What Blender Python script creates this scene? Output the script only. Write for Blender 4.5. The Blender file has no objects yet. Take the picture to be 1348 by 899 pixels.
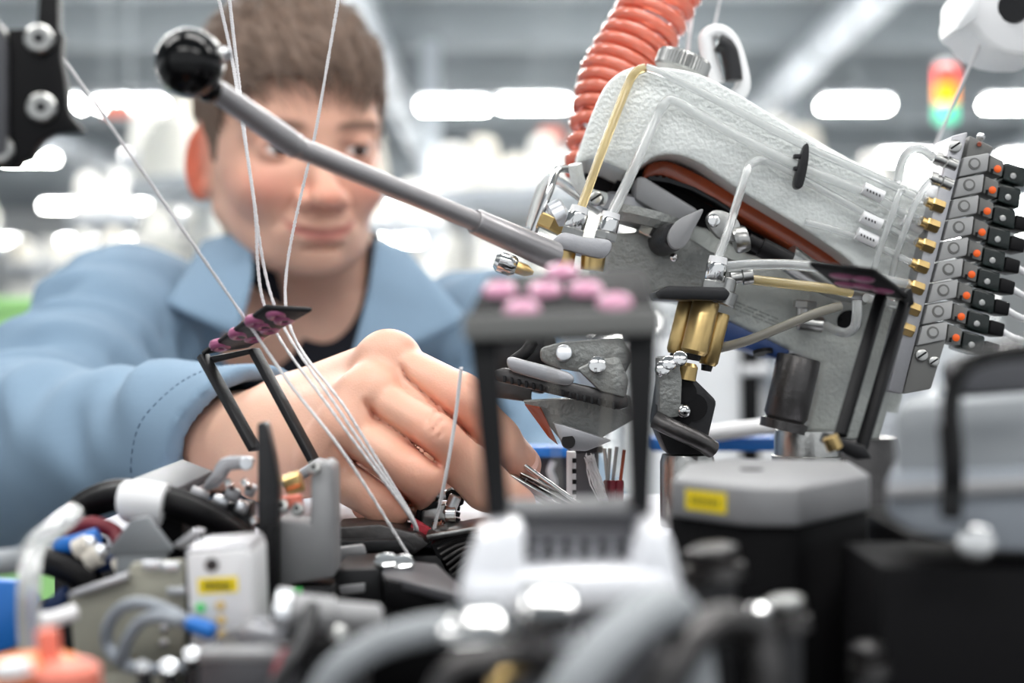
import bpy, bmesh, math, random
import numpy as np
from mathutils import Vector, Matrix, noise as mnoise

SC = bpy.context.scene
COL = SC.collection
random.seed(7)
rng = np.random.default_rng(7)

# ------------------------------------------------------------------ camera
F = 50.0 / 36.0 * 1348.0          # focal length in photo pixels
CZ = 1.30                          # camera height (m)
cam_d = bpy.data.cameras.new('camera')
cam_d.lens = 50; cam_d.sensor_width = 36; cam_d.sensor_fit = 'HORIZONTAL'
cam_d.clip_start = 0.02; cam_d.clip_end = 120
cam_d.dof.use_dof = True
cam_d.dof.focus_distance = 0.66
cam_d.dof.aperture_fstop = 4.9
cam = bpy.data.objects.new('camera', cam_d)
cam.location = (0, 0, CZ); cam.rotation_euler = (math.pi / 2, 0, 0)
COL.objects.link(cam); SC.camera = cam

# ------------------------------------------------------------------ light, exposure
SC.view_settings.view_transform = 'Standard'
SC.view_settings.look = 'None'
SC.view_settings.gamma = 1.0
SC.view_settings.use_curve_mapping = False
SC.view_settings.exposure = 0.25
SC.cycles.use_denoising = True
SC.cycles.max_bounces = 8
SC.cycles.sample_clamp_indirect = 6.0
W = bpy.data.worlds.new('ambient_fill'); SC.world = W  # even ambient fill added from all open sides of the hall
W.use_nodes = True
W.node_tree.nodes['Background'].inputs[0].default_value = (0.93, 0.97, 1.0, 1)
W.node_tree.nodes['Background'].inputs[1].default_value = 0.85
LAMP_W = 10.5                      # watts of each unseen lamp added above the bench
LAMP_E = 46.0                       # emission of the far lamp tubes

# ------------------------------------------------------------------ materials
def lin(c):
    return tuple(((x / 255) / 12.92 if x / 255 <= 0.04045 else ((x / 255 + 0.055) / 1.055) ** 2.4) for x in c) + (1,)
MATS = {}
def mat(name, rgb, rough=0.5, metal=0.0, bump=0.0, scale=300.0, var=0.0, vscale=None, coat=0.0, trans=0.0,
        alpha=1.0, sss=0.0, emit=0.0, attr=None, detail=3.0, aniso=0.0, spec=0.5, stretch=None, ior=1.45):
    m = bpy.data.materials.new(name); m.use_nodes = True
    nt = m.node_tree; b = nt.nodes['Principled BSDF']
    col = lin(rgb)
    b.inputs['Base Color'].default_value = col
    b.inputs['Roughness'].default_value = rough
    b.inputs['Metallic'].default_value = metal
    b.inputs['Coat Weight'].default_value = coat
    b.inputs['Transmission Weight'].default_value = trans
    b.inputs['IOR'].default_value = ior
    b.inputs['Alpha'].default_value = alpha
    b.inputs['Specular IOR Level'].default_value = spec
    if sss:
        b.inputs['Subsurface Weight'].default_value = sss
        b.inputs['Subsurface Radius'].default_value = (0.010, 0.004, 0.002)
        b.inputs['Subsurface Scale'].default_value = 1.0
    if emit:
        b.inputs['Emission Color'].default_value = col
        b.inputs['Emission Strength'].default_value = emit
    src = None
    if attr:
        a = nt.nodes.new('ShaderNodeAttribute'); a.attribute_name = attr
        src = a.outputs['Color']; nt.links.new(src, b.inputs['Base Color'])
    if bump or var:
        tc = nt.nodes.new('ShaderNodeTexCoord')
        out = tc.outputs['Object']
        if stretch:
            mp = nt.nodes.new('ShaderNodeMapping'); mp.inputs['Scale'].default_value = stretch
            nt.links.new(out, mp.inputs[0]); out = mp.outputs[0]
        if bump:
            n = nt.nodes.new('ShaderNodeTexNoise'); n.inputs['Scale'].default_value = scale
            n.inputs['Detail'].default_value = detail
            nt.links.new(out, n.inputs['Vector'])
            bp = nt.nodes.new('ShaderNodeBump'); bp.inputs['Strength'].default_value = bump
            bp.inputs['Distance'].default_value = 0.002
            nt.links.new(n.outputs['Fac'], bp.inputs['Height']); nt.links.new(bp.outputs[0], b.inputs['Normal'])
        if var:
            n2 = nt.nodes.new('ShaderNodeTexNoise'); n2.inputs['Scale'].default_value = vscale or scale * 0.2
            n2.inputs['Detail'].default_value = 5
            nt.links.new(out, n2.inputs['Vector'])
            mx = nt.nodes.new('ShaderNodeMix'); mx.data_type = 'RGBA'; mx.blend_type = 'MULTIPLY'
            mx.inputs[0].default_value = 1.0
            rp = nt.nodes.new('ShaderNodeMapRange')
            rp.inputs['From Min'].default_value = 0.3; rp.inputs['From Max'].default_value = 0.7
            rp.inputs['To Min'].default_value = 1 - var; rp.inputs['To Max'].default_value = 1.0
            nt.links.new(n2.outputs['Fac'], rp.inputs['Value'])
            nt.links.new(rp.outputs[0], mx.inputs[7])
            if src: nt.links.new(src, mx.inputs[6])
            else: mx.inputs[6].default_value = col
            nt.links.new(mx.outputs[2], b.inputs['Base Color'])
    MATS[name] = m
    return m

mat('hammer_grey', (226, 230, 228), 0.34, 0.0, bump=0.35, scale=520, var=0.04, vscale=40, coat=0.3, detail=1.5)
mat('cast_grey', (146, 148, 146), 0.45, 0.25, bump=0.5, scale=420, var=0.22, vscale=60)
mat('cast_leg', (188, 192, 188), 0.36, 0.1, bump=0.4, scale=420, var=0.12, vscale=50)
mat('steel', (176, 176, 174), 0.28, 1.0, bump=0.08, scale=500, var=0.15)
mat('chrome', (215, 215, 215), 0.12, 1.0)
mat('bright_steel', (224, 226, 230), 0.32, 1.0, var=0.06)
mat('dark_steel', (92, 90, 90), 0.38, 0.9, bump=0.15, scale=300, var=0.25, vscale=60)
mat('gunmetal', (46, 46, 48), 0.42, 0.55, bump=0.1, scale=300, var=0.2)
mat('lever_steel', (168, 165, 167), 0.36, 0.65, var=0.1, vscale=90)
mat('alu', (172, 172, 176), 0.42, 0.75, bump=0.06, scale=500, var=0.06)
mat('alu_matt', (150, 150, 152), 0.55, 0.35, var=0.08, vscale=80)
mat('brass', (216, 186, 128), 0.32, 1.0, var=0.15, vscale=120)
mat('copper_red', (150, 60, 25), 0.3, 0.0, var=0.2, vscale=30, coat=0.4)
mat('belt_cover', (168, 70, 28), 0.28, 0.0, var=0.3, vscale=25, coat=0.5)
mat('black', (7, 6, 9), 0.5, 0.0, spec=0.25)
mat('black_gloss', (5, 5, 6), 0.12, 0.0, spec=0.35)
mat('black_matt', (9, 8, 11), 0.65, 0.0, spec=0.2, bump=0.1, scale=400)
mat('black_paint', (14, 14, 17), 0.5, 0.0, spec=0.3, bump=0.06, scale=300)
mat('plate_grey', (82, 82, 86), 0.45, 0.3)
mat('rubber_grey', (150, 154, 158), 0.5)
mat('cable_grey', (142, 148, 156), 0.5)
mat('white_plastic', (226, 226, 228), 0.4)
mat('white_paint', (225, 226, 228), 0.45, var=0.05, vscale=10)
mat('tie_white', (228, 228, 230), 0.45)
mat('valve_grey', (168, 168, 168), 0.48, bump=0.05, scale=600)
mat('valve_dark', (112, 112, 110), 0.5)
mat('smoke_plastic', (30, 40, 38), 0.2, 0.0, trans=0.35, var=0.3, vscale=200)
mat('orange_dot', (255, 104, 30), 0.4)
mat('green_tag', (60, 170, 80), 0.5)
mat('orange_hose', (244, 138, 112), 0.18, 0.0, trans=0.45, coat=0.6, sss=0.0)
mat('pink', (206, 142, 172), 0.25, 0.0, coat=0.3)
mat('pink_deep', (168, 92, 130), 0.3, 0.0, coat=0.3)
mat('clear_tube', (240, 242, 242), 0.16, 0.0, trans=0.72, coat=0.3)
mat('amber_tube', (232, 212, 160), 0.16, 0.0, trans=0.65, coat=0.3)
mat('smoke_tube', (150, 146, 136), 0.22, 0.0, trans=0.3)
mat('yarn', (228, 226, 228), 0.7)
mat('yarn_cream', (206, 200, 190), 0.7)
mat('panel_metal', (168, 166, 152), 0.45, 0.2, var=0.1, vscale=40)
mat('tri_grey', (122, 126, 130), 0.5, 0.2)
mat('yellow', (250, 222, 24), 0.5)
mat('print', (66, 62, 30), 0.6)
mat('blue', (30, 108, 190), 0.4)
mat('blue_dark', (38, 66, 120), 0.45, bump=0.2, scale=200, var=0.3)
mat('navy', (24, 44, 84), 0.45)
mat('red', (186, 52, 66), 0.55, bump=0.3, scale=500)
mat('red_dark', (110, 26, 40), 0.5)
mat('green', (40, 170, 80), 0.4, emit=0.3)
mat('comb_glare', (244, 245, 250), 0.3, 0.1, coat=0.4)  # near-white base holds the blown-out lamp glare on the steel
mat('deck', (206, 206, 214), 0.5, 0.0, var=0.04, vscale=20)
mat('bed', (18, 17, 20), 0.5, 0.2)
mat('orange_red', (252, 138, 40), 0.45)
mat('salmon', (232, 130, 110), 0.5)
# hall
mat('floor', (178, 180, 182), 0.35, var=0.08, vscale=1.0)
mat('ceiling', (182, 188, 192), 0.8, var=0.2, vscale=0.25)
mat('beam', (138, 144, 148), 0.6)
mat('duct', (190, 196, 202), 0.4, 0.3)
mat('hall_wall', (214, 216, 216), 0.7, var=0.06, vscale=0.4)
mat('machine_white', (238, 240, 242), 0.4)
mat('machine_grey', (196, 202, 210), 0.4, 0.1)
mat('machine_dark', (110, 114, 124), 0.4, 0.2)
mat('work_light', (255, 254, 250), 0.5, emit=14.0)
mat('cone_white', (238, 236, 230), 0.8)
mat('cone_cream', (236, 230, 216), 0.8)
mat('green_panel', (150, 204, 128), 0.5)
mat('lamp_glow', (255, 255, 252), 0.5, emit=LAMP_E)
mat('added_lamp_glow', (255, 255, 252), 0.5, emit=4.0)
mat('signal_red', (255, 70, 60), 0.3, emit=1.6)
mat('signal_orange', (255, 150, 10), 0.3, emit=1.8)
mat('signal_green', (90, 225, 180), 0.3, emit=1.2)
# person
mat('skin', (228, 184, 160), 0.46, sss=0.18, attr='tone', bump=0.10, scale=900, var=0.05, vscale=60)
mat('jacket', (122, 146, 168), 0.85, bump=0.12, scale=1400, var=0.06, vscale=14)
mat('jacket_thread', (70, 90, 112), 0.8)
mat('shirt', (24, 24, 34), 0.85, bump=0.1, scale=1200)
mat('trousers', (52, 62, 84), 0.85)
mat('hair', (118, 96, 82), 0.55, var=0.35, vscale=80)
mat('eye_white', (225, 215, 210), 0.15)
mat('iris', (52, 34, 26), 0.1)
mat('nail', (226, 180, 166), 0.25, coat=0.4)

# ------------------------------------------------------------------ helpers
def P(u, v, d):
    return Vector(((u - 674) * d / F, d, CZ + (449.5 - v) * d / F))

def tag(o, label, cat, group=None, kind=None):
    o['label'] = label; o['category'] = cat
    if group: o['group'] = group
    if kind: o['kind'] = kind
    return o

def thing(name, label, cat, loc=(0, 0, 0), group=None):
    o = bpy.data.objects.new(name, None); o.empty_display_size = 0.01
    o.location = loc; COL.objects.link(o)
    return tag(o, label, cat, group)

def root_loc(o):
    v = Vector((0, 0, 0))
    while o is not None:
        v += Vector(o.location); o = o.parent
    return v

def finish(name, me, m, parent=None, smooth=True, angle=0.7, solid=None):
    """link mesh data given in world coordinates as one object"""
    if parent is not None:
        off = root_loc(parent)
    else:
        co = np.empty(len(me.vertices) * 3, np.float32); me.vertices.foreach_get('co', co)
        co = co.reshape(-1, 3)
        off = Vector(((co[:, 0].min() + co[:, 0].max()) / 2, (co[:, 1].min() + co[:, 1].max()) / 2, co[:, 2].min())) if len(co) else Vector()
        off = Vector([float(x) for x in off])
    me.transform(Matrix.Translation(-off))
    if m is not None: me.materials.append(MATS[m] if isinstance(m, str) else m)
    if smooth:
        me.shade_smooth(); me.set_sharp_from_angle(angle=angle)
    o = bpy.data.objects.new(name, me); COL.objects.link(o)
    if parent is not None: o.parent = parent
    else: o.location = off
    return o

def from_bm(name, bm, m, parent=None, smooth=True, angle=0.7):
    bmesh.ops.recalc_face_normals(bm, faces=bm.faces)
    me = bpy.data.meshes.new(name); bm.to_mesh(me); bm.free()
    return finish(name, me, m, parent, smooth, angle)

def bev(bm, w, seg=2):
    if w > 0:
        bmesh.ops.remove_doubles(bm, verts=bm.verts, dist=1e-6)
        es = [e for e in bm.edges if len(e.link_faces) == 2 and e.calc_face_angle(0) > 0.35]
        bmesh.ops.bevel(bm, geom=es, offset=w, segments=seg, profile=0.5, affect='EDGES', clamp_overlap=True)

def rotm(rx=0, ry=0, rz=0):
    return (Matrix.Rotation(math.radians(rz), 4, 'Z') @ Matrix.Rotation(math.radians(ry), 4, 'Y') @ Matrix.Rotation(math.radians(rx), 4, 'X'))

def bm_box(bm, c, s, rot=None):
    M = Matrix.Translation(c) @ (rot or Matrix()) @ Matrix.Diagonal((s[0], s[1], s[2], 1))
    bmesh.ops.create_cube(bm, size=1.0, matrix=M)

def box(name, c, s, m, parent=None, rot=None, b=0.001, seg=2):
    bm = bmesh.new(); bm_box(bm, c, s, rot); bev(bm, b, seg)
    return from_bm(name, bm, m, parent)

def prism_pts(name, pts, ext, m, parent=None, b=0.0008, seg=2, angle=0.7):
    bm = bmesh.new()
    ext = Vector(ext)
    n = len(pts)
    f = [bm.verts.new(Vector(p)) for p in pts]; k = [bm.verts.new(Vector(p) + ext) for p in pts]
    bm.faces.new(f); bm.faces.new(k[::-1])
    for i in range(n):
        bm.faces.new((f[i], k[i], k[(i + 1) % n], f[(i + 1) % n]))
    bmesh.ops.recalc_face_normals(bm, faces=bm.faces)
    bev(bm, b, seg)
    return from_bm(name, bm, m, parent, angle=angle)

def prism(name, uv, d, t, m, parent=None, b=0.0008, seg=2, angle=0.7):
    """outline in photo pixels put at distance d, given real thickness t (m) along the view"""
    return prism_pts(name, [P(u, v, d) for u, v in uv], (0, t, 0), m, parent, b, seg, angle)

def smooth_outline(pts, n=6, closed=True):
    out = []; N = len(pts)
    for i in range(N if closed else N - 1):
        p0 = pts[(i - 1) % N] if closed or i > 0 else pts[i]
        p1 = pts[i]; p2 = pts[(i + 1) % N]
        p3 = pts[(i + 2) % N] if closed or i + 2 < N else p2
        for k in range(n):
            t = k / n
            out.append(tuple(0.5 * ((2 * b) + (-a + c) * t + (2 * a - 5 * b + 4 * c - d) * t * t + (-a + 3 * b - 3 * c + d) * t ** 3)
                             for a, b, c, d in zip(p0, p1, p2, p3)))
    if not closed: out.append(tuple(pts[-1]))
    return out

def tube_bm(bm, pts, r, n=12, cap=True):
    pts = [Vector(p) for p in pts]; N = len(pts)
    rs = r if isinstance(r, (list, tuple)) else [r] * N
    T = []
    for i in range(N):
        a = pts[max(i - 1, 0)]; b = pts[min(i + 1, N - 1)]
        T.append((b - a).normalized())
    up = Vector((0, 0, 1)) if abs(T[0].z) < 0.9 else Vector((1, 0, 0))
    nrm = T[0].cross(up).normalized()
    rings = []
    for i in range(N):
        nrm = (nrm - T[i] * nrm.dot(T[i])).normalized()
        bn = T[i].cross(nrm)
        rings.append([bm.verts.new(pts[i] + (nrm * math.cos(2 * math.pi * k / n) + bn * math.sin(2 * math.pi * k / n)) * rs[i]) for k in range(n)])
    for i in range(N - 1):
        for k in range(n):
            bm.faces.new((rings[i][k], rings[i][(k + 1) % n], rings[i + 1][(k + 1) % n], rings[i + 1][k]))
    if cap:
        bm.faces.new(rings[0][::-1]); bm.faces.new(rings[-1])

def tube(name, pts, r, m, parent=None, n=12, sub=6):
    """a round tube through points (metres)"""
    pts = [tuple(p) for p in pts]
    if len(pts) > 2 and sub > 1: pts = smooth_outline(pts, sub, closed=False)
    bm = bmesh.new(); tube_bm(bm, pts, r, n)
    return from_bm(name, bm, m, parent, angle=1.0)

def ptube(name, uvd, r, m, parent=None, n=12, sub=6):
    return tube(name, [P(*q) for q in uvd], r, m, parent, n, sub)

def frame_to(p0, p1):
    z = (Vector(p1) - Vector(p0)).normalized()
    q = z.to_track_quat('Z', 'Y')
    return Matrix.Translation(p0) @ q.to_matrix().to_4x4()

def turned(name, p0, p1, prof, m, parent=None, n=20, angle=0.6):
    """lathe: prof = [(t along p0->p1 in 0..1, radius m)]"""
    L = (Vector(p1) - Vector(p0)).length; M = frame_to(p0, p1)
    bm = bmesh.new(); rings = []
    for t, r in prof:
        rings.append([bm.verts.new(M @ Vector((r * math.cos(2 * math.pi * k / n), r * math.sin(2 * math.pi * k / n), t * L))) for k in range(n)])
    for i in range(len(rings) - 1):
        for k in range(n):
            bm.faces.new((rings[i][k], rings[i][(k + 1) % n], rings[i + 1][(k + 1) % n], rings[i + 1][k]))
    bm.faces.new(rings[0][::-1]); bm.faces.new(rings[-1])
    return from_bm(name, bm, m, parent, angle=angle)

def rod_prof(r, c=0.06):
    return [(0, r * 0.85), (c, r), (1 - c, r), (1, r * 0.85)]

def hexnut(name, p0, p1, r, m, parent=None):
    return turned(name, p0, p1, [(0, r * 0.9), (0.12, r), (0.88, r), (1, r * 0.9)], m, parent, n=6, angle=0.3)

def ball(name, c, r, m, parent=None, n=24, sq=(1, 1, 1), rot=None):
    bm = bmesh.new()
    M = Matrix.Translation(c) @ (rot or Matrix()) @ Matrix.Diagonal((sq[0], sq[1], sq[2], 1))
    bmesh.ops.create_uvsphere(bm, u_segments=n, v_segments=n // 2, radius=r, matrix=M)
    return from_bm(name, bm, m, parent, angle=3)

def torus(name, c, axis, R, r, m, parent=None, n=24, k=8):
    M = frame_to(c, Vector(c) + Vector(axis)); bm = bmesh.new()
    V = [[bm.verts.new(M @ Vector(((R + r * math.cos(2 * math.pi * j / k)) * math.cos(2 * math.pi * i / n),
          (R + r * math.cos(2 * math.pi * j / k)) * math.sin(2 * math.pi * i / n), r * math.sin(2 * math.pi * j / k)))) for j in range(k)] for i in range(n)]
    for i in range(n):
        for j in range(k):
            bm.faces.new((V[i][j], V[(i + 1) % n][j], V[(i + 1) % n][(j + 1) % k], V[i][(j + 1) % k]))
    return from_bm(name, bm, m, parent, angle=3)

def screw(name, c, axis, r, h, m, parent=None, kind='socket'):
    """screw head at c facing along axis; its slot or socket is a sub-part"""
    c = Vector(c); a = Vector(axis).normalized()
    if kind == 'hex':
        o = turned(name, c, c + a * h, [(0, r), (0.8, r), (1, r * 0.86)], m, parent, n=6, angle=0.3)
    else:
        o = turned(name, c, c + a * h, [(0, r), (0.75, r), (0.93, r * 0.93), (1, r * 0.8)], m, parent, n=18)
    sub = o if parent is not None and parent.parent is None else parent
    if kind == 'socket':
        turned('socket', c + a * (h * 0.72), c + a * (h * 1.01), [(0, r * 0.46), (1, r * 0.46)], 'black', sub, n=6, angle=0.3)
    elif kind == 'slot':
        q = a.to_track_quat('Z', 'Y').to_matrix().to_4x4()
        box('slot', c + a * (h * 0.93), (r * 1.7, r * 0.3, h * 0.2), 'black', sub, rot=q @ rotm(0, 0, 35), b=0)
    return o

def eyelet(name, c, axis, r, m, parent=None):
    """ceramic thread eyelet: a rounded ring"""
    return torus(name, c, axis, r * 0.58, r * 0.48, m, parent, n=22, k=8)

def copy_tree(o, parent=None):
    c = o.copy(); COL.objects.link(c); c.parent = parent
    for ch in o.children: copy_tree(ch, c)
    return c

def structure(o):
    o['kind'] = 'structure'; return o
TOCAM = Vector((0, -1, 0))
# ================================================================== the hall
structure(box('floor', (0, 18, -0.05), (44, 50, 0.1), 'floor', b=0))
structure(box('ceiling', (0, 18, 5.65), (44, 50, 0.1), 'ceiling', b=0))
structure(box('wall_back', (0, 42.9, 2.8), (44, 0.2, 5.6), 'hall_wall', b=0))
for i, y in enumerate((9, 12, 15, 18, 21, 24, 28, 32, 36, 40)):
    structure(box('trim_%d' % (i + 1), (0, y, 5.3), (44, 0.3, 0.6), 'beam', b=0.02))
for i, (x, y) in enumerate(((-1.0, 17.5), (4.0, 20.5), (-6.5, 14.5), (9.3, 23.5), (-11, 23.5), (1.2, 27.5), (5.9, 13.5))):
    o = structure(box('trim_%d' % (i + 20), (x, y, 2.5), (0.22, 0.22, 5.0), 'duct', b=0.02))
# ducts under the ceiling
for i, (x, y, z, L) in enumerate(((-7.675, 22, 4.7, 26), (-1.675, 22, 4.85, 26), (3.575, 22, 4.7, 26), (8.825, 22, 4.6, 26))):
    p0, p1 = Vector((x, y - L / 2, z)), Vector((x, y + L / 2, z))
    t = thing('air_duct', ['silver round air duct hanging below the ceiling beams, farthest from the orange hose',
                           'silver round air duct under the ceiling above the technician',
                           'silver round air duct under the ceiling above the spiral hose',
                           'silver round air duct under the ceiling above the valve block'][i], 'duct', (x, y, z))
    turned('pipe', p0, p1, [(0, 0.22), (1, 0.22)], 'duct', t, n=20)
    for k in range(9):
        q = p0.lerp(p1, (k + 0.5) / 9)
        turned('joint_ring', q - Vector((0, 0.05, 0)), q + Vector((0, 0.05, 0)), [(0, 0.235), (1, 0.235)], 'beam', t, n=20)
# far ceiling lamps: long fluorescent fittings hung in rows
def lamp_proto():
    t = thing('ceiling_lamp', 'white fluorescent strip lamp hanging in the rows across the hall', 'lamp', (0, 0, 0), 'fluorescent strip lamps across the hall')
    bm = bmesh.new(); bm_box(bm, (0, 0, 0.05), (0.66, 0.09, 0.06)); bev(bm, 0.01)
    from_bm('housing', bm, 'machine_white', t)
    bm = bmesh.new(); bm_box(bm, (0, 0, 0), (0.62, 0.2, 0.06)); bev(bm, 0.015)
    from_bm('diffuser', bm, 'lamp_glow', t)
    for s in (0.0,):
        turned('hanger', (s, 0, 0.07), (s, 0, 2.2), [(0, 0.008), (1, 0.008)], 'beam', t, n=6)
    return t
lp = lamp_proto(); first = True
for y, z in ((5.0, 3.5), (7.0, 3.5), (8.4, 3.5), (13.2, 3.5), (17.0, 3.5), (23.0, 3.5), (31.0, 3.5)):  # nearest three rows hang unseen, added to brighten the hall machines
    nx = int(0.40 * y / 0.75) + 1
    for k in range(-nx, nx + 1):
        if (k * 5 + int(y)) % 7 in (0, 3): continue
        o = lp if first else copy_tree(lp); first = False
        o.location = (k * 0.75 + 0.2, y + 0.06 * (k % 3), z)
# unseen lamps added over the bench to light the worker and the machine
for i, (x, y, z) in enumerate(((-1.3, 0.5, 2.75), (0.3, 0.5, 2.75), (1.9, 0.5, 2.75), (-1.3, 2.3, 2.75), (0.3, 2.3, 2.75), (1.9, 2.3, 2.75), (-0.5, -1.3, 2.75), (1.1, -1.3, 2.75))):
    t = thing('added_bench_lamp', 'unseen white panel lamp added above the knitting machine for light', 'lamp', (x, y, z), 'added panel lamps above the bench')
    box('housing', (x, y, z + 0.05), (1.25, 0.42, 0.05), 'machine_white', t, b=0.008)
    box('diffuser', (x, y, z + 0.012), (1.2, 0.36, 0.02), 'added_lamp_glow', t, b=0.004)
    for s in (-0.5, 0.5):
        turned('hanger', (x + s, y, z + 0.07), (x + s, y, 5.6), [(0, 0.006), (1, 0.006)], 'beam', t, n=6)
    L = bpy.data.lights.new('lamp_light', 'AREA'); L.shape = 'RECTANGLE'; L.size = 1.2; L.size_y = 0.36
    L.energy = LAMP_W; L.color = (1.0, 0.985, 0.96)
    lo = bpy.data.objects.new('lamp_light', L); COL.objects.link(lo); lo.parent = t; lo.location = (0, 0, -0.02)

# rows of circular knitting machines in the depth of the hall
def machine_proto(k):
    t = thing('knitting_machine', 'x', 'machine', (0, 0, 0))
    base = ('machine_white', 'machine_grey', 'machine_white')[k]
    bm = bmesh.new(); bm_box(bm, (0, 0, 0.45), (0.62, 0.7, 0.9)); bev(bm, 0.03); from_bm('cabinet', bm, base, t)
    bm = bmesh.new(); bm_box(bm, (0, -0.36, 0.5), (0.46, 0.02, 0.6)); bev(bm, 0.006); from_bm('door_panel', bm, 'machine_grey', t)
    turned('knitting_head', (0, 0, 0.9), (0, 0, 1.22), [(0, 0.26), (0.25, 0.26), (0.3, 0.2), (0.6, 0.2), (0.65, 0.25), (1, 0.24)], 'bright_steel', t, n=24)
    turned('cam_ring', (0, 0, 1.22), (0, 0, 1.30), [(0, 0.17), (0.5, 0.2), (1, 0.15)], 'machine_dark', t, n=24)
    for a in (0.5, 2.6, 4.7):
        q = Vector((0.25 * math.cos(a), 0.25 * math.sin(a), 0.9))
        turned('post', q, q + Vector((0, 0, 1.05)), [(0, 0.022), (1, 0.022)], 'machine_white', t, n=8)
    turned('creel_ring', (0, 0, 1.93), (0, 0, 1.97), [(0, 0.42), (1, 0.42)], 'machine_grey', t, n=24)
    bm = bmesh.new(); bm_box(bm, (0.34, -0.28, 1.36), (0.26, 0.06, 0.2), rotm(0, 0, 20)); bev(bm, 0.012); from_bm('control_panel', bm, 'machine_white', t)
    bm = bmesh.new(); bm_box(bm, (-0.36, -0.1, 1.25), (0.12, 0.2, 0.26)); bev(bm, 0.012); from_bm('valve_box', bm, 'machine_dark', t)
    turned('creel_ring', (0, 0, 1.56), (0, 0, 1.59), [(0, 0.40), (1, 0.40)], 'machine_white', t, n=24)
    for j, (lx, lz) in enumerate(((-0.3, 1.48), (0.27, 1.82), (0.1, 1.40), (-0.12, 1.72))[:2 + k]):
        ball('work_light', Vector((lx, -0.42, lz)), 0.022, 'work_light', t, n=12)
        tube('light_arm', [Vector((lx * .6, -0.2, lz + .1)), Vector((lx, -0.40, lz + .02))], 0.008, 'machine_white', t, n=6)
    for j in range(7):
        a = 2 * math.pi * j / 7 + k
        q = Vector((0.31 * math.cos(a), 0.31 * math.sin(a), 1.59))
        turned('yarn_cone', q, q + Vector((0, 0, 0.2)), [(0, 0.08), (0.9, 0.05), (1, 0.03)], 'cone_white', t, n=12)
    nc = 8
    for j in range(nc):
        a = 2 * math.pi * j / nc + k * 0.3
        q = Vector((0.33 * math.cos(a), 0.33 * math.sin(a), 1.97))
        turned('yarn_cone', q, q + Vector((0, 0, 0.22)), [(0, 0.085), (0.9, 0.055), (1, 0.03)], 'cone_white' if (j + k) % 3 else 'cone_cream', t, n=12)
    for j in range(7):
        a = 2 * math.pi * (j + .4) / 7
        bm = bmesh.new(); bm_box(bm, (0.36 * math.cos(a), 0.36 * math.sin(a), 1.46 + .05 * (j % 3)), (.07, .07, .11), rotm(0, 0, math.degrees(a))); bev(bm, .006)
        from_bm('yarn_feeder', bm, ('machine_dark', 'gunmetal', 'machine_grey')[(j + k) % 3], t)
    for j in range(6):
        a = 2 * math.pi * j / 6
        q = Vector((0.22 * math.cos(a), 0.22 * math.sin(a), 1.3))
        turned('feeder', q, q + Vector((0.03 * math.cos(a), 0.03 * math.sin(a), 0.16)), [(0, 0.022), (0.5, 0.03), (1, 0.012)], 'chrome', t, n=8)
    return t
protos = [machine_proto(k) for k in range(3)]; used = [False] * 3
MLABEL = ['white circular knitting machine with ring of yarn cones, out of focus in the hall',
          'grey circular knitting machine with ring of yarn cones, out of focus in the hall',
          'white circular knitting machine with cream cones, out of focus in the hall']
r2 = random.Random(3)
for row, y in enumerate((4.4, 6.2, 8.0, 10.2, 12.8, 15.6, 19.0, 23.0)):
    half = 0.40 * y + 0.9; n = max(4, min(10, int(2 * half / 1.25)))
    for i in range(n):
        x = -half + (i + 0.5 + r2.uniform(-0.12, 0.12)) * 2 * half / n
        k = r2.choice((0, 0, 1, 2))
        o = protos[k] if not used[k] else copy_tree(protos[k]); used[k] = True
        o.location = (x, y + r2.uniform(-0.2, 0.2), 0); o.rotation_euler = (0, 0, r2.uniform(-0.6, 0.6))
        s = r2.uniform(0.9, 1.08) if row else r2.uniform(0.86, 0.95); o.scale = (1, 1, s)
        tag(o, MLABEL[k], 'machine', ['white knitting machines of the hall', 'grey knitting machines of the hall', 'cream cone knitting machines of the hall'][k])

# signal tower, red bins, green partition, cabinet
q = P(1245, 160, 5.2); t = thing('signal_tower', 'glowing red, orange and green signal lamp stack on a thin pole', 'signal lamp', (q.x, 5.2, 0))
turned('pole', (q.x, 5.2, 0), (q.x, 5.2, q.z), [(0, 0.012), (1, 0.012)], 'duct', t, n=8)
turned('foot', (q.x, 5.2, 0), (q.x, 5.2, 0.03), [(0, 0.12), (1, 0.1)], 'machine_dark', t, n=16)
for nm, z0, h, m in (('green_lens', 0, 0.06, 'signal_green'), ('orange_lens', 0.065, 0.07, 'signal_orange'), ('red_lens', 0.14, 0.055, 'signal_red')):
    turned(nm, (q.x, 5.2, q.z + z0), (q.x, 5.2, q.z + z0 + h), [(0, 0.04), (1, 0.04)], m, t, n=16)
turned('cap', (q.x, 5.2, q.z + 0.197), (q.x, 5.2, q.z + 0.22), [(0, 0.04), (1, 0.03)], 'machine_white', t, n=16)

def hung_sign(u, v, d, w, h, m, label):
    c = P(u, v, d); t = thing('hanging_sign', label, 'sign', c)
    box('board', c, (w, 0.02, h), m, t, b=0.004)
    for s in (-0.4, 0.4): turned('hanger', c + Vector((s * w, 0, h / 2)), Vector((c.x + s * w, c.y, 5.6)), [(0, 0.004), (1, 0.004)], 'beam', t, n=6)
hung_sign(725, 180, 7.1, 0.11, 0.08, 'salmon', 'small red board hanging in the hall beside the orange spiral hose')
hung_sign(155, 143, 7.1, 0.15, 0.07, 'salmon', 'pale red board hanging in the hall beside the black plate with bolts')

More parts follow.
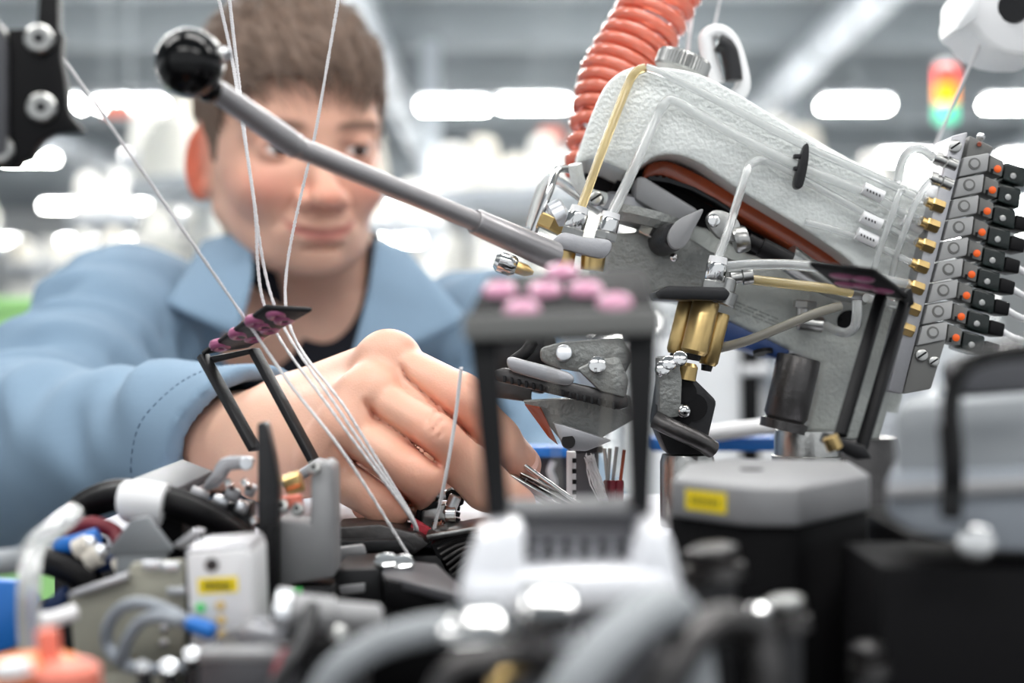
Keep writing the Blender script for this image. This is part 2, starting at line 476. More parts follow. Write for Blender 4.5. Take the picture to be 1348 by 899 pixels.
c = P(15, 470, 2.6)
t = thing('green_partition', 'light green partition panel with white notices behind the technician', 'partition', (c.x, 2.6, 0))
box('panel', (c.x - 0.15, 2.6, 0.68), (0.60, 0.04, 1.36), 'green_panel', t, b=0.006)
box('top_rail', (c.x - 0.15, 2.6, 1.365), (0.62, 0.05, 0.03), 'green_panel', t, b=0.006)
box('notice', (c.x + 0.01, 2.577, 1.235), (0.06, 0.004, 0.09), 'white_plastic', t, b=0)
box('notice', (c.x - 0.07, 2.577, 1.2), (0.05, 0.004, 0.12), 'white_plastic', t, b=0)

c = P(975, 500, 1.9)
t = thing('control_cabinet', 'white control cabinet with black vertical strip behind the steel post', 'cabinet', (c.x, 1.9, 0))
box('body', (c.x, 2.05, 0.65), (0.26, 0.3, 1.3), 'white_paint', t, b=0.008)
box('black_strip', (c.x + 0.012, 1.895, 1.23), (0.024, 0.012, 0.30), 'black', t, b=0.002)
tube('cable', [(c.x + 0.045, 1.89, 1.34), (c.x + 0.04, 1.885, 1.26), (c.x + 0.05, 1.885, 1.2), (c.x + 0.09, 1.89, 1.16)], 0.008, 'cable_grey', t, n=10)
tube('cable', [(c.x + 0.0, 1.885, 1.262), (c.x + 0.07, 1.885, 1.262)], 0.007, 'white_plastic', t, n=10)
# ================================================================== the technician
def nlen(v): return np.sqrt((v * v).sum(-1))
def s_ell(q, c, r):
    w = (q - np.array(c, np.float32)); r = np.array(r, np.float32)
    k0 = nlen(w / r); k1 = nlen(w / (r * r)) + 1e-9
    return k0 * (k0 - 1) / k1
def s_cap(q, a, b, ra, rb):
    a = np.array(a, np.float32); b = np.array(b, np.float32); ab = b - a
    t = np.clip(((q - a) @ ab) / (ab @ ab), 0, 1)
    return nlen(q - a - t[:, None] * ab) - (ra + (rb - ra) * t)
def smin(a, b, k):
    h = np.maximum(k - np.abs(a - b), 0) / k
    return np.minimum(a, b) - h * h * k * 0.25
def smax(a, b, k): return -smin(-a, -b, k)

def sdf_mesh(f, lo, hi, h, B=8):
    """surface nets of an implicit function, evaluated finely only near the surface"""
    lo = np.array(lo, np.float32); hi = np.array(hi, np.float32)
    nb = np.ceil((hi - lo) / (h * B)).astype(int)
    n = nb * B
    ax = [lo[i] + (np.arange(nb[i], dtype=np.float32) + 0.5) * B * h for i in range(3)]
    g = np.stack(np.meshgrid(*ax, indexing='ij'), -1).reshape(-1, 3)
    d = np.concatenate([f(x) for x in np.array_split(g, max(1, len(g) // 200000))])
    near = np.abs(d) < B * h * 1.35
    vals = np.repeat(np.repeat(np.repeat(np.sign(d).astype(np.float32).reshape(nb), B, 0), B, 1), B, 2)
    ids = np.argwhere(near.reshape(nb))
    loc = np.stack(np.meshgrid(*[np.arange(B)] * 3, indexing='ij'), -1).reshape(-1, 3)
    for ch in np.array_split(ids, max(1, len(ids) // 400)):
        if len(ch) == 0: continue
        ii = (ch[:, None, :] * B + loc[None]).reshape(-1, 3)
        vals[ii[:, 0], ii[:, 1], ii[:, 2]] = f(lo + ii.astype(np.float32) * h)
    s = vals < 0
    c = np.zeros(tuple(n - 1), np.int8)
    for dx in (0, 1):
        for dy in (0, 1):
            for dz in (0, 1):
                c += s[dx:n[0] - 1 + dx, dy:n[1] - 1 + dy, dz:n[2] - 1 + dz]
    act = np.argwhere((c > 0) & (c < 8)); del c
    key = lambda a: (a[:, 0].astype(np.int64) * n[1] + a[:, 1]) * n[2] + a[:, 2]
    ak = key(act)
    acc = np.zeros((len(act), 3)); cnt = np.zeros(len(act))
    cor = [(x, y, z) for x in (0, 1) for y in (0, 1) for z in (0, 1)]
    for a in cor:
        for b in cor:
            if sum(b) - sum(a) == 1 and all(p <= q for p, q in zip(a, b)):
                pa = act + a; pb = act + b
                va = vals[pa[:, 0], pa[:, 1], pa[:, 2]]; vb = vals[pb[:, 0], pb[:, 1], pb[:, 2]]
                m = (va < 0) != (vb < 0)
                t = np.where(m, va / np.where(m, va - vb, 1), 0)
                acc += m[:, None] * (np.array(a) + t[:, None] * (np.array(b) - np.array(a))); cnt += m
    V = lo + (act + acc / cnt[:, None]) * h
    quads = []
    for ax_ in range(3):
        e = [0, 0, 0]; e[ax_] = 1
        o1 = [0, 0, 0]; o1[(ax_ + 1) % 3] = 1
        o2 = [0, 0, 0]; o2[(ax_ + 2) % 3] = 1
        sl0 = tuple(slice(0, -1) if i == ax_ else slice(None) for i in range(3))
        sl1 = tuple(slice(1, None) if i == ax_ else slice(None) for i in range(3))
        ch = np.argwhere(s[sl0] != s[sl1])
        ok = np.all([(ch[:, i] > 0) & (ch[:, i] < n[i] - 1) for i in range(3) if i != ax_], 0)
        ch = ch[ok]
        flip = s[ch[:, 0], ch[:, 1], ch[:, 2]]
        o1 = np.array(o1); o2 = np.array(o2)
        cells = [ch - o1 - o2, ch - o2, ch, ch - o1]
        idx = np.stack([np.searchsorted(ak, key(k)) for k in cells], 1)
        idx[~flip] = idx[~flip][:, ::-1]
        quads.append(idx)
    return V.astype(np.float32), np.concatenate(quads)

def np_mesh(name, V, Q):
    me = bpy.data.meshes.new(name)
    me.vertices.add(len(V)); me.vertices.foreach_set('co', V.ravel())
    me.loops.add(Q.size); me.loops.foreach_set('vertex_index', Q.ravel().astype(np.int32))
    me.polygons.add(len(Q)); me.polygons.foreach_set('loop_start', (np.arange(len(Q)) * Q.shape[1]).astype(np.int32))
    me.update(calc_edges=True); me.validate()
    return me

A3 = lambda u, v, d: np.array(P(u, v, d), np.float32)
# ---- skeleton, from the photo: (pixel, pixel, distance)
HEAD_S = 1.03
E0 = A3(421, 197, 1.14)
RH = np.array((Matrix.Rotation(math.radians(-2.5), 3, 'Y') @ Matrix.Rotation(math.radians(24), 3, 'Z') @ Matrix.Rotation(math.radians(8), 3, 'X')), np.float32)
ZC = 1.14                                                    # his lower face is short
def to_head(p):                                               # world -> head space in mm
    q = (p - E0) @ RH / (HEAD_S * 0.001)
    q[:, 2] = np.where(q[:, 2] < 0, np.maximum(q[:, 2] * ZC, q[:, 2] - 16), q[:, 2])
    return q
def from_head(q):
    q = np.array(q, np.float32)
    if q[2] < 0: q[2] = max(q[2] / ZC, q[2] + 16)
    return E0 + (q * HEAD_S * 0.001) @ RH.T
NECK = A3(440, 470, 1.30)
SHR = A3(160, 428, 1.20); SHL = A3(635, 455, 1.27)
ELR = A3(22, 605, 0.95); WRR = A3(368, 574, 0.728)
ELL_ = A3(738, 690, 1.17); WRL = A3(705, 700, 0.96)
CHEST = np.array((-0.165, 1.345, 1.165), np.float32); BELLY = np.array((-0.165, 1.47, 0.95), np.float32)

def head_sdf(p):
    q = to_head(p); x = np.abs(q[:, 0]); qa = np.stack([x, q[:, 1], q[:, 2]], -1)
    d = s_ell(q, (0, 92, 27), (73, 98, 95))
    d = smin(d, s_ell(q, (0, 55, -34), (61, 60, 72)), 25)
    d = smin(d, s_ell(q, (0, 40, -80), (41, 42, 33)), 20)
    d = smin(d, s_ell(q, (0, 10, -99), (21, 15, 15)), 16)
    d = smin(d, s_cap(qa, (51, 80, -56), (27, 28, -93), 13, 13), 18)
    d = smin(d, s_ell(qa, (36, 24, -34), (22, 21, 22)), 18)
    d = smin(d, s_cap(qa, (44, 22, 18), (4, 9, 16), 10, 11), 14)
    d = smax(d, -s_ell(qa, (32, -6, -2), (17, 12, 10)), 10)
    d = smin(d, s_ell(q, (0, 13, -70), (30, 20, 24)), 14)
    d = smin(d, s_cap(q, (0, 4, 4), (0, -19, -38), 7.5, 10.0), 9)
    d = smin(d, s_ell(q, (0, -22, -42), (13, 11, 10.5)), 6)
    d = smin(d, s_ell(qa, (15, -6, -45), (8.5, 11, 8.5)), 5)
    d = smax(d, -s_ell(qa, (6.5, -13, -52.5), (4.2, 5.5, 3.2)), 2)
    d = smin(d, s_ell(q, (0, -5.5, -68.5), (23, 6.5, 4.8)), 4)
    d = smin(d, s_ell(q, (0, -4.5, -78), (20, 7.5, 5.8)), 4)
    d = smax(d, -np.minimum(s_cap(qa, (0, -13.5, -73.2), (16, -9.5, -70.5), 1.6, 1.5), s_cap(qa, (16, -9.5, -70.5), (30, 0, -61.5), 1.5, 1.6)), 2.5)
    d = smax(d, -s_cap(qa, (20, -5, -43), (35, 3, -67), 1.5, 2.0), 7)
    d = smax(d, -s_cap(qa, (0, -4, -86), (12, -2, -87), 2.0, 1.0), 7)
    d = smin(d, s_ell(qa, (32, 12, 0), (15, 13.6, 13.6)), 4)
    d = smax(d, -s_ell(qa, (32, -6, -0.6), (14.5, 14, 4.4)), 1.5)
    # ears
    a = math.radians(28); ca, sa = math.cos(a), math.sin(a)
    w = qa - np.array((74, 90, -16), np.float32)
    e = np.stack([w[:, 0] * ca - w[:, 1] * sa, w[:, 0] * sa + w[:, 1] * ca, w[:, 2]], -1)
    ear = s_ell(e, (0, 0, 0), (5.5, 19, 33))
    ear = smax(ear, -s_ell(e, (6, -2, 3), (5, 13.5, 24)), 3)
    ear = smin(ear, s_cap(e, (1, -6, 14), (2, 4, -12), 2.6, 3.0), 3)
    ear = smax(ear, -s_ell(e, (4, -8, -8), (5, 6, 9)), 2)
    ear = smin(ear, s_cap(qa, (63, 80, 4), (63, 82, -34), 9, 8), 8)
    d = smin(d, ear, 6)
    return d * (HEAD_S * 0.001)

FING = {  # joint centres and radii (mm)
    'index': [((512, 484, .680), 13.8), ((603, 529, .653), 13.4), ((652, 580, .664), 11.6), ((688, 612, .680), 9.0)],
    'middle': [((487, 532, .660), 13.8), ((578, 578, .632), 12.6), ((640, 640, .645), 10.8), ((680, 664, .660), 9.0)],
    'ring': [((460, 576, .652), 13.4), ((548, 624, .628), 12.4), ((545, 655, .658), 9.8), ((515, 640, .672), 8.8)],
    'little': [((434, 614, .655), 12.4), ((512, 661, .638), 10.8), ((508, 678, .664), 8.8), ((484, 664, .676), 8.0)],
}
FJ = {k: [(A3(*j), r * 0.001) for j, r in v] for k, v in FING.items()}
THUMB = [(A3(430, 585, .725), .016), (A3(540, 612, .722), .0125), (A3(635, 615, .705), .0108), (A3(684, 634, .688), .009)]
WOFF = {'index': (.010, .010, .014), 'middle': (.004, 0, .006), 'ring': (-.002, -.004, -.004), 'little': (-.006, -.004, -.014)}
CREASE = [
    ([(524, 476), (530, 486), (537, 499), (554, 513), (579, 535), (598, 551), (617, 570), (634, 588)], .0034, .0012, .0012, .0050),
    ([(476, 524), (484, 534), (494, 548), (514, 560), (536, 576), (554, 591), (572, 607), (582, 618)], .0038, .0013, .0024, .0050),
    ([(438, 582), (446, 591), (461, 604), (486, 619), (514, 638), (529, 652), (542, 664), (550, 672)], .0036, .0013, .0024, .0050),
    ([(560, 566), (566, 552), (573, 544), (581, 541)], .0011, .0008, .0, .004),
    ([(566, 573), (573, 564), (580, 555), (587, 550)], .0011, .0008, .0, .004),
    ([(572, 582), (580, 572), (588, 564)], .0008, .0008, .0, .004),
    ([(612, 503), (620, 512), (622, 524)], .0008, .0008, .0, .004),
]
def hand_sdf(p):
    d = None
    for k in FJ:
        a = WRR + np.array(WOFF[k], np.float32); b, r = FJ[k][0]
        c = s_cap(p, a, b, .0195, r * 1.08)
        d = c if d is None else smin(d, c, .012)
    d = smin(d, s_cap(p, THUMB[0][0], FJ['middle'][0][0] + np.array((0, .02, -.01), np.float32), .018, .014), .012)
    for k in FJ:                                  # knuckles
        b, r = FJ[k][0]; d = smin(d, nlen(p - b - np.array((0, -.003, .003), np.float32)) - r * 1.08, .008)
    for k in ('little', 'ring', 'middle', 'index'):
        J = FJ[k]; f = None
        for i in range(3):
            c = s_cap(p, J[i][0], J[i + 1][0], J[i][1] * (0.96 if i else 1), J[i + 1][1])
            f = c if f is None else smin(f, c, .004)
        d = smin(d, f, .0018)
    f = None
    for i in range(3):
        c = s_cap(p, THUMB[i][0], THUMB[i + 1][0], THUMB[i][1], THUMB[i + 1][1])
        f = c if f is None else smin(f, c, .005)
    d = smin(d, f, .006)
    # creases between the fingers and wrinkles over the middle finger's joint
    u = p[:, 0] * F / p[:, 1] + 674; v = 449.5 - (p[:, 2] - CZ) * F / p[:, 1]
    for line, A, s_, B, sb in CREASE:
        m = np.full(len(p), 1e6); tt = np.zeros(len(p))
        for i in range(len(line) - 1):
            (u0, v0), (u1, v1) = line[i], line[i + 1]
            L2 = (u1 - u0) ** 2 + (v1 - v0) ** 2
            t = np.clip(((u - u0) * (u1 - u0) + (v - v0) * (v1 - v0)) / L2, 0, 1)
            q = np.hypot(u - u0 - t * (u1 - u0), v - v0 - t * (v1 - v0))
            tt = np.where(q < m, (i + t) / (len(line) - 1), tt); m = np.minimum(m, q)
        m = m * p[:, 1] / F
        fade = np.clip(np.minimum(tt * 4, (1 - tt) * 6), 0, 1)
        front = np.clip((.688 - p[:, 1]) / .01, 0, 1)
        d = d + front * fade * (A * np.exp(-(m / s_) ** 2) + B * np.exp(-(m / sb) ** 2))
    return d
LH = {}
for i, k in enumerate(('index', 'middle', 'ring', 'little')):
    b = WRL + np.array((.022 - .014 * i, -.075 + .004 * abs(i - 1), -.004), np.float32)
    LH[k] = [b, b + np.array((.001, -.034, -.010), np.float32), b + np.array((.001, -.052, -.024), np.float32)]
def lefthand_sdf(p):
    d = s_cap(p, WRL, WRL + np.array((0, -.05, 0), np.float32), .026, .026)
    for k, J in LH.items():
        d = smin(d, s_cap(p, WRL, J[0], .022, .012), .012)
        d = smin(d, np.minimum(s_cap(p, J[0], J[1], .0105, .0095), s_cap(p, J[1], J[2], .0095, .008)), .003)
    t0 = WRL + np.array((.02, -.02, -.004), np.float32)
    d = smin(d, np.minimum(s_cap(p, t0, t0 + np.array((.028, -.035, -.006), np.float32), .014, .011),
                           s_cap(p, t0 + np.array((.028, -.035, -.006), np.float32), t0 + np.array((.034, -.065, -.014), np.float32), .011, .009)), .006)
    return d
def body_sdf(p):
    d = head_sdf(p)
    n0 = from_head((0, 104, -62)); n1 = NECK + np.array((0, .02, .02), np.float32)
    d = smin(d, s_cap(p, n0, n1, .058, .066), .022)
    n2 = from_head((0, 60, -125))
    d = smin(d, s_cap(p, NECK + np.array((0, .0, -.03), np.float32), CHEST, .075, .085), .04)
    d = smin(d, s_cap(p, NECK, SHR + np.array((.03, .02, 0), np.float32), .05, .045), .04)
    d = smin(d, s_cap(p, NECK, SHL + np.array((-.03, .02, 0), np.float32), .05, .045), .04)
    d = smin(d, s_cap(p, CHEST, BELLY, .085, .09), .03)
    d = smin(d, s_cap(p, SHR, ELR, .044, .038), .03)
    d = smin(d, s_cap(p, ELR, WRR, .040, .0245), .02)
    d = smin(d, s_cap(p, SHL, ELL_, .044, .038), .03)
    d = smin(d, s_cap(p, ELL_, WRL, .040, .0265), .02)
    near = (nlen(p - A3(520, 560, .67)) < .16)
    if near.any(): d[near] = smin(d[near], hand_sdf(p[near]), .012)
    near = (nlen(p - WRL - np.array((0, -.06, 0), np.float32)) < .15)
    if near.any(): d[near] = smin(d[near], lefthand_sdf(p[near]), .012)
    return d

AX = (WRR - ELR) / np.linalg.norm(WRR - ELR); SPLIT = WRR - AX * .075       # inside the sleeve
def main_sdf(p): return np.maximum(body_sdf(p), np.where(nlen(p - WRR) < .25, (p - SPLIT) @ AX - .01, -1))
def fine_sdf(p): return np.maximum(smin(s_cap(p, ELR, WRR, .040, .0245), hand_sdf(p), .012), -((p - SPLIT) @ AX))
V, Q = sdf_mesh(main_sdf, (-0.42, 0.58, 0.84), (0.13, 1.62, 1.60), 0.0022)
V2, Q2 = sdf_mesh(fine_sdf, (-0.225, 0.600, 1.195), (0.045, 0.815, 1.325), 0.00115)
Q = np.concatenate([Q, Q2 + len(V)]); V = np.concatenate([V, V2])
person = thing('person', 'technician in blue work jacket bending over the machine with tweezers in his hand', 'person', (float(BELLY[0]), float(BELLY[1]), 0.0))
# tones over the skin: lips, cheeks, brows, knuckles, painted ear glow and mouth shade
def c3(r, g, b): return np.array(lin((r, g, b))[:3], np.float32)
tone = np.tile(c3(224, 176, 153), (len(V), 1))
def blend(w, c):
    global tone
    w = np.clip(w, 0, 1)[:, None]; tone = tone * (1 - w) + c * w
q = to_head(V.astype(np.float32)); hx = np.abs(q[:, 0]); hq = np.stack([hx, q[:, 1], q[:, 2]], -1)
hd = (np.abs(q).max(1) < 260)
blend(hd * 0.5 * np.exp(-((hx - 42) / 26) ** 2 - ((q[:, 2] + 34) / 24) ** 2) * (q[:, 1] < 50), c3(222, 130, 112))
blend(hd * 0.55 * np.exp(-(q[:, 0] / 14) ** 2 - ((q[:, 2] + 42) / 14) ** 2) * (q[:, 1] < 5), c3(222, 136, 116))
blend(hd * 0.28 * np.exp(-(q[:, 0] / 50) ** 2 - ((q[:, 2] - 40) / 30) ** 2) * (q[:, 1] < 40), c3(206, 140, 116))
blend(hd * 0.35 * np.exp(-((hx - 34) / 20) ** 2 - ((q[:, 2] - 6) / 12) ** 2) * (q[:, 1] < 40), c3(186, 120, 104))  # redder, darker tone around the eyes
lz = -73.8 + 10.0 * (hx / 28) ** 2
blend(hd * (q[:, 1] < 8) * (hx < 27) * np.exp(-((q[:, 2] - lz + 1.5) / (6.8 * np.sqrt(np.clip(1 - (hx / 28) ** 2, .05, 1)))) ** 4) * .85, c3(192, 98, 92))
ml = -73.2 + 11.7 * np.clip((hx - 6) / 24, 0, 1) ** 1.5
blend(hd * (q[:, 1] < 8) * (hx < 30) * .8 * np.exp(-((q[:, 2] - ml) / 1.7) ** 2), c3(128, 52, 50))  # shade of the mouth slit painted as a dark line
blend(hd * (q[:, 1] < 45) * 0.28 * ((q[:, 2] < -56)) * np.exp(-((q[:, 2] + 84) / 30) ** 2), c3(176, 136, 120))
bz = 17.5 + 0.06 * hx - 0.004 * (hx - 34) ** 2
blend(hd * (q[:, 1] < 42) * 0.85 * np.exp(-((q[:, 2] - bz) / 4.2) ** 4) * (1 / (1 + np.exp(-(hx - 13) / 2))) * (1 / (1 + np.exp((hx - 56) / 2.5))), c3(84, 60, 48))
blend(hd * (q[:, 1] > 66) * (hx > 69) * (q[:, 1] < 135) * (np.abs(q[:, 2] + 16) < 42) * np.clip((hx - 67) / 12, .2, .85), c3(216, 92, 60))  # ear reddened for light shining through it, painted into the tone
blend(hd * (q[:, 1] < 20) * 0.7 * np.exp(-((hx - 32) / 13.5) ** 4 - ((q[:, 2] - 4.2) / 1.6) ** 2), c3(90, 60, 50))
for k in FJ:
    for j, amt in ((0, .35), (1, .5)):
        blend(amt * np.exp(-(nlen(V - FJ[k][j][0]) / (FJ[k][j][1] * 1.3)) ** 4), c3(222, 146, 122))
    blend(.45 * np.exp(-(nlen(V - FJ[k][3][0]) / .014) ** 4), c3(218, 138, 116))
blend(.35 * (nlen(V - WRR) < .06) * np.exp(-(nlen(V - WRR) / .05) ** 2), c3(226, 190, 168))
me = np_mesh('body', V, Q)
at = me.attributes.new('tone', 'FLOAT_COLOR', 'POINT')
at.data.foreach_set('color', np.concatenate([tone, np.ones((len(V), 1), np.float32)], 1).astype(np.float32).ravel())
body = finish('body', me, 'skin', person, angle=3.0)
HEADV = V[hd]; HEADQ = q[hd]

# eyes
for s in (-1, 1):
    c = Vector([float(t) for t in from_head((32 * s, 12.4, 0))])
    look = Vector([float(t) for t in (from_head((32 * s + 4, -40, -16)) - from_head((32 * s, 12, 0)))]).normalized()
    e = ball('eye', c, 0.0127 * HEAD_S, 'eye_white', person, n=24)
    r = 0.0127 * HEAD_S
    turned('iris', c + look * (r * 0.80), c + look * (r * 1.03), [(0, r * .50), (0.55, r * .41), (1, r * .12)], 'iris', e, n=20, angle=3)
# fingernail on the index finger
J = FJ['index']; ax = Vector([float(t) for t in (J[3][0] - J[2][0])]).normalized()
nc = Vector([float(t) for t in J[3][0]]) + Vector((.0030, -.0070, .0034))
nq = ((nc - Vector([float(t) for t in J[3][0]])).normalized()).to_track_quat('Z', 'Y').to_matrix().to_4x4()
ball('fingernail', nc, 0.0052, 'nail', person, n=20, sq=(1.0, 1.25, 0.22), rot=nq)

# ---- hair: a shell over the scalp and short combed strands, one part
def hairline(q):
    """>0 where hair grows (mm, head space)"""
    x, y, z = np.abs(q[:, 0]), q[:, 1], q[:, 2]
    front = 58 - 0.0045 * x * x + 3 * np.sin(q[:, 0] * .13)
    side = np.where(y < 62, 62 - (y - 20) * 0.0, 0)
    zl = np.where(y < 42, front, np.where(y < 78, np.maximum(front - (y - 42) * 2.4, -18 + (78 - y) * .3), np.where(y < 122, 16 + (np.abs(y - 100) < 20) * 6, -52)))
    return z - zl
def hair_sdf(p):
    q = to_head(p)
    d = s_ell(q, (0, 92, 27), (73, 98, 95))
    d = smin(d, s_ell(q, (0, 55, -34), (61, 60, 72)), 25)
    top = np.clip((q[:, 2] - 10) / 70, 0, 1)
    n = 2.2 * np.sin(q[:, 0] * .33 + 1.5 * np.sin(q[:, 1] * .07)) + 1.6 * np.sin(q[:, 0] * .71 + q[:, 2] * .2 + 2) + 1.2 * np.sin(q[:, 1] * .4 + q[:, 0] * .15)
    d = d - (1.5 + 10 * top + n * top)
    d = smax(d, -hairline(q) * 0.8, 5)
    return d * (HEAD_S * .001)
hl, hh = from_head((-100, -20, -70)), from_head((100, 210, 150))
lo = np.minimum(hl, hh) - .03; hi = np.maximum(hl, hh) + .03
HV, HQ = sdf_mesh(hair_sdf, lo, hi, 0.0026)
SV, SF = [], []
hq_ = to_head(HV); cand = np.where((hairline(hq_) > 1))[0]
pick = rng.choice(cand, 5200)
for i in pick:
    b = HV[i].astype(np.float64); g = hq_[i]
    nrm = np.array((g[0] / 78 ** 2, (g[1] - 92) / 100 ** 2, (g[2] - 27) / 95 ** 2)); nrm /= np.linalg.norm(nrm)
    comb = np.array((0.35 - 0.3 * np.sign(g[0]) * (abs(g[0]) > 60), -1.0 if g[1] < 90 else 0.2, -0.25 if g[2] > 50 else -1.0))
    comb = comb + rng.normal(0, .3, 3)
    comb -= nrm * (comb @ nrm); comb /= np.linalg.norm(comb) + 1e-6
    L = rng.uniform(16, 30) if g[2] > 45 else rng.uniform(6, 12)
    wv = np.cross(nrm, comb); wd = rng.uniform(.5, 1.1)
    base = len(SV); lift = rng.uniform(.05, .28)
    for k in range(4):
        t = k / 3
        c = g + comb * L * t + nrm * (L * (lift * t - .55 * t * t * (1 if g[1] < 60 else .6)) + .3)
        if k and g[1] < 60: c = c + np.array((0, 0, -L * .25 * t * t))
        w_ = wd * (1 - .85 * t)
        SV.append(from_head(c - wv * w_)); SV.append(from_head(c + nrm * w_ * .8)); SV.append(from_head(c + wv * w_))
    for k in range(3):
        o = base + 3 * k
        SF += [(o, o + 1, o + 4, o + 3), (o + 1, o + 2, o + 5, o + 4)]
HV2 = np.concatenate([HV, np.array(SV, np.float32)]); HQ2 = np.concatenate([HQ, np.array(SF) + len(HV)])
finish('hair', np_mesh('hair', HV2, HQ2), 'hair', person, angle=3.0)

# ---- clothes
def wr(p, a, b, amp, fr, ph):
    """cloth folds running round a limb"""
    ab = b - a; L = np.linalg.norm(ab); ax = ab / L
    t = (p - a) @ ax; w = p - a - t[:, None] * ax
    s1 = w[:, 0] * 17 + w[:, 2] * 23; s2 = w[:, 1] * 21 - w[:, 2] * 15
    return amp * (.45 * np.sin(t * fr * 3.1 + s1 * 4 + ph) * np.sin(s2 * 3 + t * 20) + np.sin(t * fr + ph + 1.4 * np.sin(s1 * 1.3)) * .6 + .5 * np.sin(t * fr * 1.9 + s2 * 2.2 + ph * 2)) * np.clip(.65 + .6 * np.sin(s1 * 1.7 + ph), 0, 1.2)
cd = WRR - ELR; cd /= np.linalg.norm(cd)
CUFF = ELR + (WRR - ELR) * .90
eu = np.array((0, 0, 1), np.float32) - cd * cd[2]; eu /= np.linalg.norm(eu); ef = np.cross(cd, eu); ef *= -np.sign(ef[1])
CN = cd - .55 * eu + .25 * ef; CN /= np.linalg.norm(CN)
cdl = WRL - ELL_; cdl /= np.linalg.norm(cdl); CUFFL = WRL - cdl * .012
def torso(p, g):
    d = s_cap(p, CHEST + np.array((-.075, -.005, .04), np.float32), BELLY + np.array((-.06, 0, 0), np.float32), .118 + g, .12 + g)
    d = smin(d, s_cap(p, CHEST + np.array((.075, 0, .04), np.float32), BELLY + np.array((.06, 0, 0), np.float32), .118 + g, .12 + g), .06)
    d = smin(d, s_cap(p, BELLY, BELLY + np.array((0, .02, -.16), np.float32), .16 + g, .165 + g), .06)
    d = smin(d, s_cap(p, NECK + np.array((0, .05, .0), np.float32), SHR, .062 + g, .058 + g), .05)
    d = smin(d, s_cap(p, NECK + np.array((0, .05, .0), np.float32), SHL, .062 + g, .058 + g), .05)
    return d
NX = float(P(424, 400, 1.2).x)
def jacket_sdf(p):
    d = torso(p, 0.0)
    d = smin(d, s_cap(p, SHR, ELR, .062, .058) + wr(p, SHR, ELR, .0075, 62, .4), .035)
    fd = np.clip(((CUFF - p) @ cd) / .10, .12, 1)
    d = smin(d, s_cap(p, ELR, ELR + (WRR - ELR) * 1.2, .062, .0325) + wr(p, ELR, CUFF, .006, 40, 1.1) * fd, .025)
    d = smin(d, s_cap(p, SHL, ELL_, .062, .056) + wr(p, SHL, ELL_, .0075, 60, 2.1), .035)
    d = smin(d, s_cap(p, ELL_, CUFFL + cdl * .03, .056, .044) + wr(p, ELL_, CUFFL, .007, 55, .3), .025)
    d = d + .0035 * np.sin(p[:, 0] * 55 + 30 * p[:, 2] + 2 * np.sin(p[:, 2] * 40)) * np.clip((1.36 - p[:, 2]) / .1, 0, 1) * (p[:, 1] > 1.1)
    # open cuffs
    for c, n_, e, w, r in ((CUFF, CN, ELR, WRR, .0295), (CUFFL, cdl, ELL_, WRL, .034)):
        nearc = (nlen(p - c) < .13).astype(np.float32)
        pl = (p - c) @ n_
        cut = np.maximum(pl, -1 + nearc * 1.0 - (1 - nearc))
        d = np.where(nearc > 0, smax(d, pl, .002), d)
        inner = np.maximum(s_cap(p, c - cd * .05 if c is CUFF else c - cdl * .05, w, r + .002, r), -(pl + .05))
        d = np.where(nearc > 0, np.maximum(d, -inner), d)
    # neck opening, V shaped down the front, closed at the nape
    z = p[:, 2]; zt = 1.376; zb = 1.195
    half = np.clip((z - zb) / (zt - zb), 0.0001, 1.6) ** .7 * .060
    slot = np.maximum(np.maximum(np.abs(p[:, 0] - NX + .008) - half, p[:, 1] - 1.315), np.maximum(zb - z, 1.05 - p[:, 1]))
    d = smax(d, -slot, .008)
    ring = s_cap(p, NECK + np.array((0, .0, -.02), np.float32), NECK + np.array((0, -.06, .2), np.float32), .066, .075)
    return smax(d, -ring, .01)
V, Q = sdf_mesh(jacket_sdf, (-0.47, 0.66, 0.76), (0.16, 1.68, 1.44), 0.0036)
finish('jacket', np_mesh('jacket', V, Q), 'jacket', person, angle=3.0)
def shirt_sdf(p):
    d = torso(p, -.007)
    d = smin(d, s_cap(p, NECK + np.array((0, .0, -.03), np.float32), CHEST, .089, .10), .03)
    d = smin(d, s_cap(p, from_head((0, 104, -62)), NECK + np.array((0, .02, .02), np.float32), .064, .075), .03)
    nk = s_ell(p, (NX - .002, 1.20, 1.372), (.038, .16, .074))
    d = smax(d, -nk, .003)
    d = np.maximum(d, p[:, 2] - 1.372 - (p[:, 1] - 1.2) * .3)
    return np.maximum(d, 1.12 - p[:, 2])
V, Q = sdf_mesh(shirt_sdf, (-0.33, 1.12, 1.10), (0.02, 1.52, 1.44), 0.0036)
finish('undershirt', np_mesh('undershirt', V, Q), 'shirt', person, angle=3.0)
hipR, hipL = BELLY + np.array((-.09, .03, -.12), np.float32), BELLY + np.array((.09, .03, -.12), np.float32)
def trouser_sdf(p):
    d = s_cap(p, BELLY + np.array((0, .02, -.02), np.float32), BELLY + np.array((0, .03, -.14), np.float32), .14, .15)
    for h in (hipR, hipL):
        k = np.array((h[0], h[1] - .02, .48), np.float32); f = np.array((h[0], h[1] + .02, .06), np.float32)
        d = smin(d, np.minimum(s_cap(p, h, k, .10, .075), s_cap(p, k, f, .075, .062)), .03)
    return np.maximum(d, .045 - p[:, 2])
V, Q = sdf_mesh(trouser_sdf, (-0.42, 1.25, 0.0), (0.10, 1.72, 1.14), 0.009)
finish('trousers', np_mesh('trousers', V, Q), 'trousers', person, angle=3.0)
